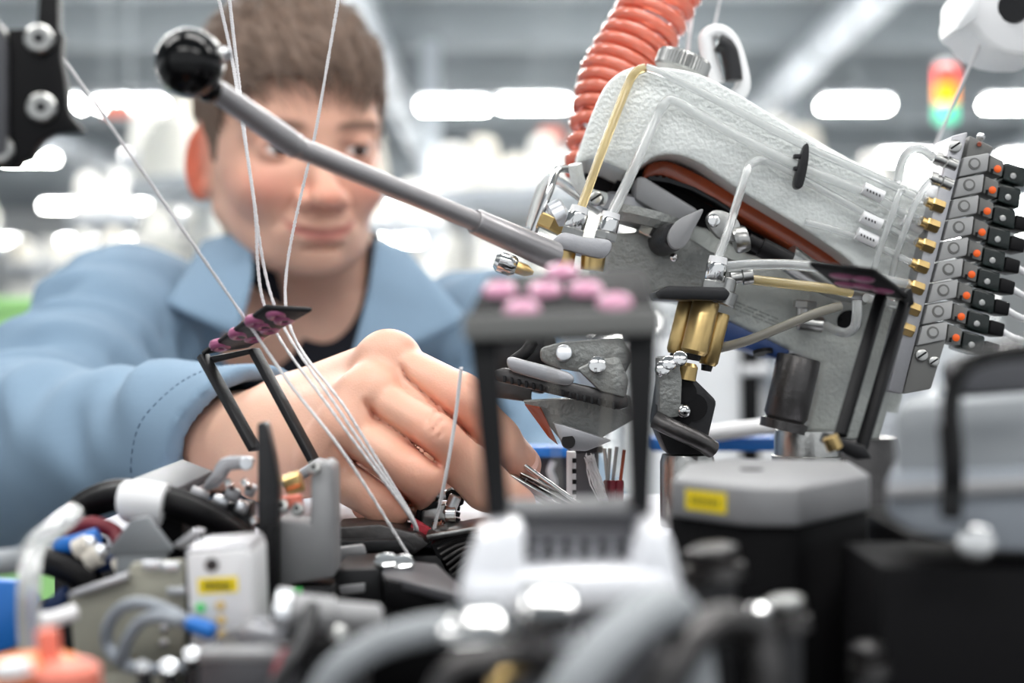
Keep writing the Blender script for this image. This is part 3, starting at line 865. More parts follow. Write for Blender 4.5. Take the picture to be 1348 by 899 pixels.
for h in (hipR, hipL):
    def shoe_sdf(p, h=h):
        a = np.array((h[0], h[1] + .03, .045), np.float32); b = np.array((h[0], h[1] - .15, .035), np.float32)
        return np.maximum(smin(s_cap(p, a, b, .046, .040), s_cap(p, a, a + np.array((0, 0, .05), np.float32), .045, .045), .02), -p[:, 2])
    V, Q = sdf_mesh(shoe_sdf, (float(h[0]) - .08, float(h[1]) - .24, -.01), (float(h[0]) + .08, float(h[1]) + .12, .16), 0.006)
    finish('shoe', np_mesh('shoe', V, Q), 'black_matt', person, angle=3.0)

def cloth_patch(name, rows, m, parent, thick=0.003):
    """a cloth flap from rows of (u, v, distance) control points, thickened and smoothed"""
    bm = bmesh.new(); g = [[bm.verts.new(P(*c)) for c in r] for r in rows]
    for i in range(len(g) - 1):
        for j in range(len(g[0]) - 1):
            bm.faces.new((g[i][j], g[i][j + 1], g[i + 1][j + 1], g[i + 1][j]))
    bmesh.ops.recalc_face_normals(bm, faces=bm.faces)
    me = bpy.data.meshes.new(name); bm.to_mesh(me); bm.free()
    o = finish(name, me, m, parent, angle=3)
    md = o.modifiers.new('round', 'SUBSURF'); md.levels = 2; md.render_levels = 2; md.boundary_smooth = 'PRESERVE_CORNERS'
    md = o.modifiers.new('thick', 'SOLIDIFY'); md.thickness = thick; md.offset = 0
    return o
cloth_patch('collar', [[(268, 318, 1.215), (300, 309, 1.195), (331, 302, 1.18)],
                       [(252, 345, 1.185), (292, 345, 1.165), (333, 340, 1.157)],
                       [(236, 372, 1.160), (284, 384, 1.142), (332, 378, 1.138)],
                       [(218, 400, 1.140), (264, 422, 1.128), (312, 444, 1.120)]], 'jacket', person)
cloth_patch('collar', [[(495, 316, 1.19), (512, 321, 1.2), (532, 328, 1.22)],
                       [(488, 372, 1.165), (526, 366, 1.177), (560, 358, 1.19)],
                       [(474, 430, 1.15), (532, 412, 1.157), (588, 388, 1.168)],
                       [(456, 492, 1.14), (536, 462, 1.145), (618, 420, 1.150)]], 'jacket', person)
# cuff seam: short stitches round the sleeve
def jac_surface(c, dirv):
    ts = np.linspace(.085, .02, 261)
    v_ = jacket_sdf((c[None] + dirv[None] * ts[:, None]).astype(np.float32))
    k_ = np.argmax(v_ < 0)
    return c + dirv * ts[k_] if v_[k_] < 0 and k_ > 0 else None
bm = bmesh.new()
side = np.cross(CN, (0, 0, 1)); side /= np.linalg.norm(side); up_ = np.cross(side, CN)
for k in range(70):
    a = 2 * math.pi * k / 70
    c0 = CUFF - CN * .026
    pa = jac_surface(c0, side * math.cos(a) + up_ * math.sin(a)); pb = jac_surface(c0, side * math.cos(a + .055) + up_ * math.sin(a + .055))
    if pa is None or pb is None or np.linalg.norm(pa - pb) > .006: continue
    tube_bm(bm, [Vector([float(t) for t in pa]), Vector([float(t) for t in pb])], 0.0005, 5)
from_bm('cuff_stitching', bm, 'jacket_thread', person)
# ================================================================== the knitting machine being serviced
DECK = 1.213; BED = 1.150
structure_bed = thing('machine_bed', 'dark machine bed under all the knitting mechanisms, with a light grey deck', 'machine bed', (0, 0.6, 0))
box('bed', (0.05, 0.50, BED / 2), (1.0, 0.66, BED), 'bed', structure_bed, b=0.004)
box('riser', (0.0, 0.71, (DECK - .006 + BED) / 2), (0.40, 0.18, DECK - .006 - BED), 'bed', structure_bed, b=0.002)
box('deck', (0.0, 0.725, DECK - .003), (0.40, 0.17, .006), 'deck', structure_bed, b=0.001)

# ---- the casting: cover arm over the belt, lower casting and leg
hd_ = thing('casting_unit', 'grey hammer-finish casting arm with belt slot, leaning towards the valve block', 'casting', P(1110, 590, .74))
cover = smooth_outline([(757, 216), (768, 180), (784, 138), (802, 106), (832, 88), (872, 88), (918, 96), (960, 116), (1010, 146), (1060, 178),
                        (1110, 206), (1160, 230), (1212, 250)], 3, closed=False) + [(1228, 258), (1200, 370), (1146, 372)] + \
        smooth_outline([(1146, 372), (1118, 342), (1080, 315), (1030, 284), (980, 254), (945, 230), (915, 211), (885, 203), (862, 206), (846, 217)], 3, closed=False)[1:] + \
        [(826, 226), (800, 214), (778, 208)]
prism('cover', cover, .705, .085, 'hammer_grey', hd_, b=.006, seg=4, angle=1.2)
# rear boss that the knob sits on
prism('rear_wall', [(850, 92), (905, 98), (965, 122), (1130, 215), (1215, 256), (1210, 300), (900, 190), (850, 180)], .792, .03, 'hammer_grey', hd_, b=.003)
prism('slot_back', [(770, 200), (880, 196), (960, 225), (1060, 285), (1150, 365), (1170, 392), (1000, 345), (880, 300), (770, 270)], .765, .02, 'black', hd_, b=0)
band = smooth_outline([(852, 217), (880, 212), (930, 235), (990, 270), (1050, 305), (1110, 345), (1146, 374)], 4, closed=False)
band2 = [(u - 6 - 0.02 * (u - 850), v + 19) for u, v in band][::-1]
prism('belt_cover', band + band2, .728, .035, 'belt_cover', hd_, b=.0015)
prism('slot_floor', [(820, 222), (870, 232), (960, 275), (1060, 335), (1120, 378), (1000, 350), (880, 300), (800, 262)], .748, .02, 'black_matt', hd_, b=0)
# toothed belt
bm = bmesh.new()
bp = [(852, 232), (880, 236), (910, 246), (940, 262), (965, 278)]
for i in range(14):
    t = i / 13 * (len(bp) - 1); a = int(min(t, len(bp) - 2)); f = t - a
    u = bp[a][0] * (1 - f) + bp[a + 1][0] * f; v = bp[a][1] * (1 - f) + bp[a + 1][1] * f
    bm_box(bm, P(u, v - 4, .735), (.0016, .012, .0040), rotm(0, 22, 0))
for i in range(len(bp) - 1):
    c0 = P(*bp[i], .735); c1 = P(*bp[i + 1], .735); m_ = (c0 + c1) / 2
    bm_box(bm, m_ + Vector((0, 0, -.0015)), ((c1 - c0).length, .014, .002), rotm(0, math.degrees(math.atan2(-(c1.z - c0.z), c1.x - c0.x)), 0))
o = from_bm('toothed_belt', bm, 'gunmetal', hd_)
# rim under the boss and pulley housing
ptube('boss_rim', [(757, 216, .702), (762, 240, .705), (775, 256, .71), (795, 262, .715)], .0035, 'hammer_grey', hd_)
turned('pulley', P(838, 262, .735), P(831, 290, .735), [(0, .015), (.15, .0175), (.85, .0175), (1, .015)], 'alu', hd_, n=28)
prism('pulley_bracket', [(838, 232), (848, 232), (920, 276), (915, 290), (892, 296), (836, 262)], .712, .03, 'alu_matt', hd_, b=.002)
turned('bearing', P(852, 280, .72), P(847, 300, .72), [(0, .018), (.5, .0185), (1, .016)], 'cast_grey', hd_, n=24)
# lower casting
lower = [(786, 312), (806, 306), (838, 306), (850, 286), (880, 288), (930, 300), (985, 334), (1060, 350), (1200, 382), (1188, 470),
         (1180, 505), (1152, 602), (1058, 600), (1062, 560), (1082, 478), (1040, 462), (958, 424), (900, 396), (800, 392), (782, 360)]
prism('lower_casting', lower, .735, .05, 'cast_leg', hd_, b=.003, seg=3)
prism('gear_casing', [(800, 308), (845, 304), (852, 292), (890, 300), (935, 330), (975, 345), (960, 392), (880, 390), (800, 388)], .715, .03, 'cast_grey', hd_, b=.003, seg=3)
# clamping lever and its neighbours
turned('lever_boss', P(872, 318, .712), P(888, 310, .690), [(0, .0075), (.7, .0072), (1, .006)], 'gunmetal', hd_, n=20)
prism('clamp_lever', smooth_outline([(880, 308), (892, 290), (912, 280), (926, 275), (920, 290), (912, 305), (905, 320), (893, 328), (882, 322)], 3), .684, .007, 'alu_matt', hd_, b=.0012)
ball('ball_detent', P(887, 339, .706), .0022, 'chrome', hd_, n=16)
prism('link_plate', smooth_outline([(930, 290), (938, 277), (955, 278), (972, 290), (976, 310), (966, 318), (945, 312)], 3), .692, .006, 'steel', hd_, b=.001)
screw('link_screw', P(939, 291, .692), (0, -1, .1), .0032, .003, 'chrome', hd_, 'none')
turned('link_pin', P(966, 318, .694), P(984, 313, .694), [(0, .0058), (.2, .0065), (.8, .0065), (1, .0058)], 'steel', hd_, n=20)
turned('link_rod', P(984, 316, .70), P(1040, 345, .70), [(0, .0038), (.3, .0038), (.31, .005), (1, .005)], 'black', hd_, n=16)
ptube('braided_hose', [(1036, 338, .705), (1064, 358, .708), (1100, 376, .712), (1140, 384, .715)], .0068, 'steel', hd_, n=16)
hexnut('plug_nut', P(858, 300, .71), P(852, 312, .71), .006, 'steel', hd_)
screw('cover_screw', P(786, 263, .70), (-.3, -1, .3), .0035, .003, 'steel', hd_, 'slot')
# knurled knob on top of the cover
bm = bmesh.new(); k0, k1 = P(895, 95, .745), P(903, 73, .745); M = frame_to(k0, k1); L = (k1 - k0).length; n = 96
rings = []
for t, r, kn in ((0, .0135, 0), (.1, .0145, 1), (.8, .0145, 1), (.95, .0135, 0), (1, .011, 0)):
    rings.append([bm.verts.new(M @ Vector(((r - (.0007 if kn and k % 2 else 0)) * math.cos(2 * math.pi * k / n), (r - (.0007 if kn and k % 2 else 0)) * math.sin(2 * math.pi * k / n), t * L))) for k in range(n)])
for i in range(len(rings) - 1):
    for k in range(n): bm.faces.new((rings[i][k], rings[i][(k + 1) % n], rings[i + 1][(k + 1) % n], rings[i + 1][k]))
bm.faces.new(rings[-1]); bm.faces.new(rings[0][::-1])
from_bm('knurled_knob', bm, 'steel', hd_, angle=.3)
# bracket loop behind the knob
ptube('hanger_loop', [(968, 128, .80), (978, 110, .80), (966, 62, .80), (952, 44, .80), (936, 44, .80), (930, 58, .80), (944, 110, .80)], .0045, 'white_plastic', hd_)
ptube('hanger_latch', [(945, 56, .795), (958, 64, .795), (964, 88, .795), (966, 106, .795)], .0050, 'gunmetal', hd_)
# blue plate under the casting, with its hole
prism('blue_plate', [(940, 424), (955, 420), (1042, 462), (1030, 474), (1016, 470), (948, 448)], .729, .05, 'blue_dark', hd_, b=.0015)
turned('plate_hole', P(1004, 461, .7286), P(1004, 461, .7286) + Vector((.0002, -.0005, -.0018)), [(0, .0052), (1, .0052)], 'black', hd_, n=20)
# steel post with collars
turned('steel_post', P(1052, 470, .715), P(1030, 566, .715), [(0, .0105), (.02, .011), (.8, .011), (.86, .0095), (.88, .0118), (1, .0118)], 'dark_steel', hd_, n=28)
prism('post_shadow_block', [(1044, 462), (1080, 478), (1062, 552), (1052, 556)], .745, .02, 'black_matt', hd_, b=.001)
turned('base_collar', P(1064, 566, .725), Vector((P(1064, 566, .725).x, .725, DECK)), [(0, .0165), (.1, .0172), (.3, .0172), (.31, .0185), (1, .0185)], 'steel', hd_, n=32)
turned('base_flange', P(1110, 575, .745), Vector((P(1110, 575, .745).x, .745, DECK)), [(0, .028), (.2, .030), (1, .030)], 'dark_steel', hd_, n=32)
ptube('post_strut', [(1066, 505, .712), (1045, 560, .712)], .002, 'steel', hd_, sub=1)
# elbow fitting and hex bolt on the casting
for nm, a, b_, r in (('elbow_stem', (1058, 402, .725), (1058, 420, .725), .0038), ('elbow_body', (1050, 424, .722), (1084, 428, .722), .0040)):
    turned(nm, P(*a), P(*b_), rod_prof(r), 'steel', hd_, n=18)
hexnut('hex_bolt', P(1060, 396, .72), P(1059, 406, .72), .0062, 'steel', hd_)
turned('casting_bore', P(1118, 424, .7335), P(1118, 424, .7365), [(0, .0062), (1, .0062)], 'black', hd_, n=20)
turned('release_pin', P(1108, 420, .7335), P(1107, 420, .732), [(0, .001), (1, .001)], 'black', hd_, n=8)
# dotted type plate text (dot-punched rows on the casting)
bm = bmesh.new()
for r_ in range(3):
    for k in range(26):
        if (k * 5 + r_ * 3) % 7 == 0: continue
        bmesh.ops.create_cube(bm, size=.00045, matrix=Matrix.Translation(P(966 + k * 2.3, 396 + r_ * 5 + k * .95, .7348)))
o = from_bm('punched_dots', bm, 'gunmetal', hd_); o['kind'] = 'stuff'
# cylinder behind the right leg
turned('rear_cylinder', P(1176, 440, .75), P(1158, 540, .75), [(0, .011), (.3, .011), (.32, .0125), (.45, .0125), (.47, .010), (1, .010)], 'cast_leg', hd_, n=24)
ball('rear_cap_nut', P(1166, 492, .728), .0032, 'chrome', hd_, n=14)

# ---- orange spiral hose (one helix), behind the cover
bm = bmesh.new(); pts = []
axis = [P(*q) for q in ((768, 232, .80), (790, 150, .805), (815, 95, .81), (850, 35, .815), (885, -30, .82))]
ax_s = [Vector(q) for q in smooth_outline([tuple(a) for a in axis], 12, closed=False)]
turns = 15.5; N = 520
for i in range(N):
    t = i / (N - 1) * (len(ax_s) - 1); a = int(min(t, len(ax_s) - 2)); f = t - a
    c = ax_s[a].lerp(ax_s[a + 1], f); T = (ax_s[a + 1] - ax_s[a]).normalized()
    n1 = T.cross(Vector((0, 1, 0))).normalized(); n2 = T.cross(n1)
    R_ = .0075 + .0105 * min(1, (i / N) * 2.2)
    th = 2 * math.pi * turns * i / N
    pts.append(c + (n1 * math.cos(th) + n2 * math.sin(th)) * R_)
tube_bm(bm, pts, .0038, 10)
tag(from_bm('spiral_hose', bm, 'orange_hose', angle=3), 'orange-red coiled air hose rising behind the grey casting arm', 'hose')

# ---- valve block
vb = thing('valve_block', 'leaning solenoid valve manifold with nine grey valves and orange dots', 'valve block', P(1180, 515, .70))
prism('manifold_plate', [(1253, 179), (1275, 173), (1188, 519), (1169, 515)], .690, .030, 'alu', vb, b=.0012)
prism('end_block', [(1277, 178), (1309, 194), (1303, 203), (1270, 216)], .696, .024, 'valve_dark', vb, b=.0008)
prism('foot_block', [(1204, 455), (1246, 446), (1226, 512), (1188, 519)], .694, .026, 'valve_dark', vb, b=.001)
for (u, v, r) in ((1257, 193, .0031), (1213, 468, .0031), (1229, 476, .0026)):
    screw('plate_screw', P(u, v, .690 if u == 1257 else .694), (-.15, -1, .1), r, .0022, 'steel', vb, 'slot')
ball('corner_nut', P(1291, 180, .70), .0022, 'chrome', vb, n=12)
turned('copper_pin', P(1289, 190, .697), P(1289, 190, .694), [(0, .0014), (1, .001)], 'copper_red', vb, n=12)
for k in range(9):
    du, dv = -6.83 * k, 27.75 * k; d = .692
    q = lambda pts: [(u + du, v + dv) for u, v in pts]
    b_ = prism('valve', q([(1269, 207), (1303, 201), (1300, 225), (1262, 233)]), d, .024, 'valve_grey', vb, b=.0008)
    c = P(1282.5 + du, 215.5 + dv, d)
    turned('button_ring', c, c + Vector((-.0001, -.0007, 0)), [(0, .0030), (1, .0028)], 'valve_dark', b_, n=20)
    turned('button', c + Vector((0, -.0003, 0)), c + Vector((-.0001, -.0011, 0)), [(0, .0021), (1, .0019)], 'valve_grey', b_, n=20)
    s_ = prism('valve_side', q([(1304, 204), (1322, 212), (1319, 233), (1301, 226)]), d + .004, .020, 'valve_dark', vb, b=.0007)
    c = P(1313 + du, 222.5 + dv, d + .004)
    turned('indicator_dot', c, c + Vector((0, -.0008, 0)), [(0, .0018), (.7, .0018), (1, .0014)], 'orange_dot', s_, n=16)
    prism('valve_mark', q([(1305, 222), (1308, 222.5), (1307, 229), (1304, 228)]), d + .0035, .001, 'black', s_, b=0)
    c_ = prism('solenoid_cap', q([(1324, 213), (1352, 221), (1349, 247), (1320, 237)]), d + .008, .022, 'smoke_plastic', vb, b=.001)
    screw('cap_screw', P(1333 + du, 232 + dv, d + .008), (0, -1, 0), .0016, .001, 'steel', c_, 'none')
    if k > 1:
        p_ = prism('connector_plug', q([(1352, 226), (1372, 232), (1369, 250), (1349, 245)]), d + .010, .018, 'black', vb, b=.001)
        ptube('plug_wire', [(1364 + du, 240 + dv, d + .012), (1385 + du, 252 + dv, d + .016), (1420 + du, 262 + dv, d + .04)], .0018, 'white_plastic', p_, n=8)
# brass fittings and steel nipples on the plate's edge
BF = [(1233, 271), (1226, 297), (1220, 324), (1212, 351), (1206, 379), (1201, 407), (1193, 434)]
for i, (u, v) in enumerate(BF):
    f_ = hexnut('brass_fitting', P(u + 9, v + 3, .690), P(u - 7, v - 3, .690), .0034, 'brass', vb)
    turned('fitting_neck', P(u - 6, v - 3, .690), P(u - 13, v - 6, .690), [(0, .0026), (1, .0024)], 'brass', f_, n=12)
for i, (u, v) in enumerate(((1244, 214), (1238, 240))):
    turned('nipple', P(u + 14, v + 5, .692), P(u - 14, v - 7, .692), [(0, .0036), (.45, .0036), (.5, .0028), (.7, .0028), (.72, .0033), (1, .003)], 'steel', vb, n=18)

# ---- pneumatic tubes
def ptb(uvd, r, m, label):
    return tag(ptube('pneumatic_tube', uvd, r, m), label, 'tube')
d1 = .6985
ptb([(761, 285, .675), (790, 205, .688), (824, 118, d1), (836, 96, d1), (850, 89, d1)], .0023, 'amber_tube', 'yellowed air tube rising to the top of the grey casting arm')
ptb([(850, 89, d1), (880, 100, d1), (960, 140, d1), (1060, 192, d1), (1150, 232, d1), (1196, 254, d1), (1222, 266, .690)], .0022, 'clear_tube', 'clear air tube along the upper edge of the casting arm')
ptb([(800, 292, .675), (828, 235, .688), (862, 160, d1), (874, 138, d1), (890, 134, d1), (950, 168, d1), (1050, 218, d1), (1140, 254, d1), (1190, 282, d1), (1215, 292, .690)], .0027, 'clear_tube', 'thick clear air tube bent across the middle of the casting arm')
ptb([(943, 345, .668), (960, 300, .672), (982, 228, .682), (992, 214, .69), (1010, 213, d1), (1060, 238, d1), (1130, 276, d1), (1185, 308, d1), (1209, 319, .690)], .0021, 'clear_tube', 'thin clear air tube hooked in front of the belt slot')
ptb([(1060, 292, d1), (1110, 306, d1), (1150, 322, d1), (1201, 346, .690)], .0019, 'clear_tube', 'thin clear air tube along the lower edge of the casting arm')
ptb([(1146, 372, d1), (1158, 330, .694), (1175, 282, .690), (1182, 258, .690), (1188, 250, .692)], .0017, 'clear_tube', 'short clear air tube climbing from the slot end to the casting face')
ptb([(1172, 372, .70), (1182, 330, .692), (1200, 280, .688), (1214, 252, .688), (1226, 236, .692)], .0017, 'clear_tube', 'clear air tube climbing to the steel nipples of the valve block')
ptb([(1182, 238, .700), (1186, 216, .69), (1196, 200, .686), (1212, 197, .686), (1230, 208, .692)], .0022, 'clear_tube', 'clear air tube looped onto the top steel nipple of the valve block')
ptb([(958, 351, .665), (1000, 348, .66), (1060, 350, .66), (1120, 360, .668), (1160, 368, .68), (1195, 374, .690)], .0025, 'clear_tube', 'clear air tube running level from the steel fitting to the valve block')
ptb([(988, 368, .668), (1040, 374, .668), (1090, 380, .67), (1120, 385, .675)], .0024, 'amber_tube', 'yellowed air tube lying level below the clear one')
ptb([(948, 458, .675), (985, 448, .67), (1030, 430, .668), (1075, 412, .668), (1106, 403, .672)], .0023, 'smoke_tube', 'dull grey air tube sloping up from the brass cylinders')
ptb([(1086, 428, .722), (1110, 438, .70), (1124, 432, .69), (1128, 415, .685), (1128, 396, .685)], .0024, 'clear_tube', 'clear air tube bent in a U below the pink eyelet bracket')
ptb([(698, 300, .72), (708, 262, .72), (718, 240, .72), (730, 236, .72), (760, 256, .722), (790, 278, .725)], .0026, 'clear_tube', 'clear air tube arched beside the lever')
ptb([(1200, 404, .70), (1170, 400, .70), (1140, 392, .69)], .0022, 'clear_tube', 'short clear air tube between the bracket and the sixth brass fitting')
# printed sleeves and tube clip
t = thing('tube_clip', 'dark comb clip holding the air tubes on the casting arm', 'clip', P(1055, 245, .694))
prism('clip_bar', smooth_outline([(1060, 190), (1065, 192), (1064, 215), (1057, 245), (1048, 247), (1046, 238), (1052, 215)], 3), .6915, .0065, 'gunmetal', t, b=.0006)
for v in (206, 222, 238): box('tooth', P(1050, v, .6945), (.004, .004, .002), 'gunmetal', t, b=.0003)
for i, (u, v, n_) in enumerate(((1148, 253, 5), (1146, 290, 4), (1140, 312, 5), (1200, 295, 2))):
    t = thing('marker_sleeve', ['white printed sleeve on the thick clear tube', 'white printed sleeve on the hooked thin tube', 'white printed sleeve on the lowest tube of the casting arm', 'short white printed sleeve close to the second brass fitting'][i], 'sleeve', P(u, v, .696))
    turned('sleeve', P(u - 12, v - 5.5, .6965), P(u + 14, v + 6.5, .6965), [(0, .0031), (1, .0031)], 'white_plastic', t, n=16)
    for k in range(n_):
        a = P(u - 6 + k * 4, v - 2.8 + k * 1.8, .6931)
        box('print_mark', a, (.0005, .0004, .0012), 'black', t, b=0)

# ---- screw-in fittings with the brass cylinder group
def push_fitting(u0, v0, u1, v1, d, label):
    t = thing('push_fitting', label, 'fitting', P(u1, v1, d))
    a, b_ = P(u0, v0, d), P(u1, v1, d)
    turned('collet', a, a.lerp(b_, .2), [(0, .0042), (1, .0046)], 'white_plastic', t, n=18)
    turned('sleeve', a.lerp(b_, .2), a.lerp(b_, .72), [(0, .0046), (.1, .0049), (.9, .0049), (1, .0044)], 'chrome', t, n=20)
    hexnut('hex_base', a.lerp(b_, .72), b_, .0058, 'steel', t)
push_fitting(764, 272, 752, 312, .672, 'chrome push-in fitting at the foot of the yellowed tube')
push_fitting(805, 280, 796, 316, .672, 'chrome push-in fitting at the foot of the thick clear tube')
push_fitting(946, 338, 938, 382, .665, 'chrome push-in fitting above the brass cylinders')
t = thing('fitting_plate', 'zinc plate carrying the two push-in fittings beside the lever end', 'plate', P(765, 330, .67))
prism('plate', smooth_outline([(728, 316), (742, 306), (770, 312), (802, 316), (804, 330), (790, 340), (750, 330), (730, 326)], 3), .660, .020, 'alu', t, b=.0012)
for u in (742, 782): turned('brass_stub', P(u, 330, .67), P(u - 3, 356, .67), [(0, .006), (1, .0055)], 'brass', t, n=18)
t = thing('union_fitting', 'round steel union on a brass hex nut beside the lever', 'fitting', P(722, 305, .69))
turned('union', P(746, 278, .69), P(726, 288, .69), [(0, .006), (.15, .0075), (.85, .0075), (1, .006)], 'bright_steel', t, n=24)
hexnut('brass_nut', P(730, 287, .69), P(722, 304, .69), .0075, 'brass', t)
ptube('steel_pipe', [(700, 312, .70), (722, 254, .70), (732, 226, .705), (744, 222, .71), (760, 226, .715)], .0020, 'chrome', t)
t = thing('silencer', 'knurled steel silencer with brass tip below the lever', 'fitting', P(660, 345, .69))
turned('body', P(652, 342, .69), P(680, 352, .69), [(0, .0035), (.2, .0055), (.8, .0055), (1, .004)], 'chrome', t, n=18)
turned('brass_tip', P(680, 352, .69), P(702, 360, .69), [(0, .0032), (.6, .0030), (1, .001)], 'brass', t, n=14)

bc = thing('brass_cylinder_group', 'cluster of three short brass cylinders hanging under a black plate', 'cylinder', P(905, 500, .66))
prism('top_plate', [(862, 384), (880, 376), (954, 378), (962, 386), (956, 396), (866, 394)], .648, .032, 'gunmetal', bc, b=.001)
for u, v, d, r in ((907, 396, .676, .0050), (930, 396, .662, .0064), (948, 412, .672, .0048)):
    L_ = 78 if u != 948 else 76
    c_ = turned('brass_cylinder', P(u, v, d), P(u - 17, v + L_ * .9, d), [(0, r * .9), (.04, r), (.93, r), (1, r * .8)], 'brass', bc, n=28)
    turned('end_nut', P(u - 17, v + L_ * .9, d), P(u - 18.5, v + L_ * .9 + 8, d), [(0, r * .6), (1, r * .5)], 'gunmetal', c_, n=14)
hexnut('hex_nut', P(951, 382, .664), P(948, 396, .664), .0062, 'steel', bc)
turned('side_nut', P(960, 384, .66), P(954, 402, .66), rod_prof(.0045), 'steel', bc, n=16)
turned('brass_stub', P(908, 478, .66), P(904, 500, .66), [(0, .003), (.2, .0042), (1, .0042)], 'brass', bc, n=16)
turned('elbow_body', P(962, 366, .664), P(990, 362, .664), [(0, .003), (.5, .0032), (.55, .0042), (1, .0042)], 'steel', bc, n=16)
turned('elbow_leg', P(962, 366, .664), P(956, 388, .664), rod_prof(.0034), 'steel', bc, n=16)
# ================================================================== mechanisms between head and deck
# black steel bracket below the brass cylinders
t = thing('black_bracket', 'black steel bracket with bores below the brass cylinders', 'bracket', P(915, 600, .665))
prism('cheek', [(872, 492), (905, 490), (926, 510), (944, 528), (930, 588), (936, 600), (880, 600), (862, 560)], .662, .03, 'gunmetal', t, b=.0018)
prism('web', [(868, 470), (892, 468), (898, 500), (896, 548), (868, 552)], .655, .02, 'cast_grey', t, b=.001)
for u, v, r in ((903, 516, .005), (913, 536, .0065), (900, 552, .0035)):
    turned('bore', P(u, v, .6635), P(u, v, .6608), [(0, r), (1, r)], 'black', t, n=18)
ball('spring_ball', P(900, 541, .656), .0034, 'chrome', t, n=14)
ptube('lower_lip', [(862, 552, .655), (890, 566, .652), (920, 580, .652), (938, 592, .655)], .0042, 'dark_steel', t)
for i, (u, v) in enumerate(((880, 480), (872, 487), (894, 474))): screw('clamp_screw', P(u, v, .65), (0, -1, .3), .0035, .004, 'chrome', t, 'none')
turned('guide_ring', P(905, 598, .672), Vector((P(905, 598, .672).x, .672, DECK)), [(0, .012), (.1, .013), (1, .013)], 'steel', t, n=24)

# feeder arm seen through the foreground bracket
t = thing('feeder_arm', 'grey metal feeder arm with pierced tip below the casting', 'feeder arm', P(745, 592, .68))
prism('arm', [(688, 528), (830, 520), (836, 552), (800, 572), (768, 592), (748, 592), (722, 560), (706, 548)], .675, .014, 'cast_grey', t, b=.0012)
prism('tip_plate', [(728, 556), (744, 560), (806, 580), (772, 594), (752, 593), (738, 582)], .668, .006, 'alu', t, b=.0008)
turned('tip_hole', P(748, 582, .6685), P(748, 581, .6672), [(0, .0033), (1, .0033)], 'black', t, n=18)
prism('ribbed_bar', [(650, 488), (664, 484), (826, 520), (828, 536), (815, 540), (655, 502)], .655, .012, 'dark_steel', t, b=.0012)
for k in range(16):
    u = 662 + k * 9.6; v = 496 + k * 2.35
    prism('rib', [(u, v - 2), (u + 4, v - 1), (u + 4, v + 8), (u, v + 7)], .6535, .003, 'gunmetal', t, b=.0003)
prism('clamp_bar', smooth_outline([(668, 470), (690, 474), (748, 490), (756, 500), (745, 508), (690, 494), (670, 486)], 2), .645, .010, 'alu', t, b=.0015)
prism('copper_flap', [(690, 532), (712, 536), (735, 586), (722, 576)], .672, .004, 'copper_red', t, b=.0005)
prism('cam_block', [(760, 486), (785, 474), (815, 470), (828, 500), (824, 524), (790, 515)], .652, .012, 'cast_grey', t, b=.0015)
screw('cam_screw', P(786, 482, .652), (0, -1, .2), .0042, .004, 'chrome', t, 'none')
prism('yoke', [(712, 458), (740, 450), (820, 444), (834, 470), (820, 500), (740, 486), (712, 476)], .67, .02, 'cast_grey', t, b=.002)
screw('yoke_screw', P(742, 466, .67), (0, -1, .2), .004, .004, 'bright_steel', t, 'none')
prism('rear_yoke', [(640, 436), (730, 440), (740, 490), (715, 520), (640, 500)], .695, .02, 'gunmetal', t, b=.002)
prism('left_arm', [(640, 500), (700, 505), (700, 530), (640, 522)], .69, .012, 'dark_steel', t, b=.001)
ptube('cable_loop', [(676, 476, .66), (692, 464, .66), (700, 452, .665)], .003, 'black', t)

# needle jacks: thin pins with red sleeves, grey post
for i, (u0, v0, u1) in enumerate(((796, 590, 800), (803, 590, 800), (812, 588, 806), (822, 592, 816))):
    t = thing('needle_jack', ['thin steel needle jack with red sleeve beside the white yarn tuft', 'second thin steel needle jack from the yarn tuft, red sleeved',
                              'tallest thin steel needle jack with red sleeve', 'thin copper coloured needle jack farthest from the yarn tuft'][i], 'needle', P(u1, 668, .70))
    ptube('pin', [(u0, v0, .70), (u1, 640, .70)], .0009, 'steel' if i < 3 else 'copper_red', t, n=8, sub=1)
    turned('red_sleeve', P(u1, 632, .70), Vector((P(u1 - 2, 668, .70).x, .70, DECK)), rod_prof(.0022), 'red_dark', t, n=10)
t = thing('guide_post', 'slim white guide post with dark notches on the deck', 'post', P(755, 668, .71))
box('post', (P(752, 600, .71).x, .71, (P(752, 594, .71).z + DECK) / 2), (.0045, .006, P(752, 594, .71).z - DECK), 'white_plastic', t, b=.0006)
for k in range(4): box('notch', P(756, 606 + k * 14, .7068), (.002, .002, .0022), 'black', t, b=0)
t = thing('deck_column', 'dull grey square column standing on the deck behind the guide post', 'column', P(770, 660, .74))
box('shaft', (P(770, 600, .74).x, .74, (P(770, 590, .74).z + DECK) / 2), (.014, .014, P(770, 590, .74).z - DECK), 'plate_grey', t, b=.001)
box('cap', (P(770, 590, .74).x, .74, P(770, 590, .74).z), (.018, .018, .004), 'gunmetal', t, b=.001)
# white yarn tuft
bm = bmesh.new(); rt = random.Random(5)
for k in range(46):
    a = P(776 + rt.uniform(-7, 7), 600 + rt.uniform(-4, 8), .69 + rt.uniform(-.003, .003)); b_ = P(796 + rt.uniform(-6, 6), 666 + rt.uniform(-6, 4), .69 + rt.uniform(-.003, .003))
    m_ = a.lerp(b_, .5) + Vector((rt.uniform(-.002, .002), rt.uniform(-.002, .002), rt.uniform(-.002, .002)))
    tube_bm(bm, [a, a.lerp(m_, .5) + Vector((rt.uniform(-.001, .001), 0, 0)), m_, b_], .00022, 4)
o = tag(from_bm('yarn_tuft', bm, 'yarn', angle=3), 'white frayed yarn tuft hanging beside the red-sleeved needles', 'yarn', kind='stuff')
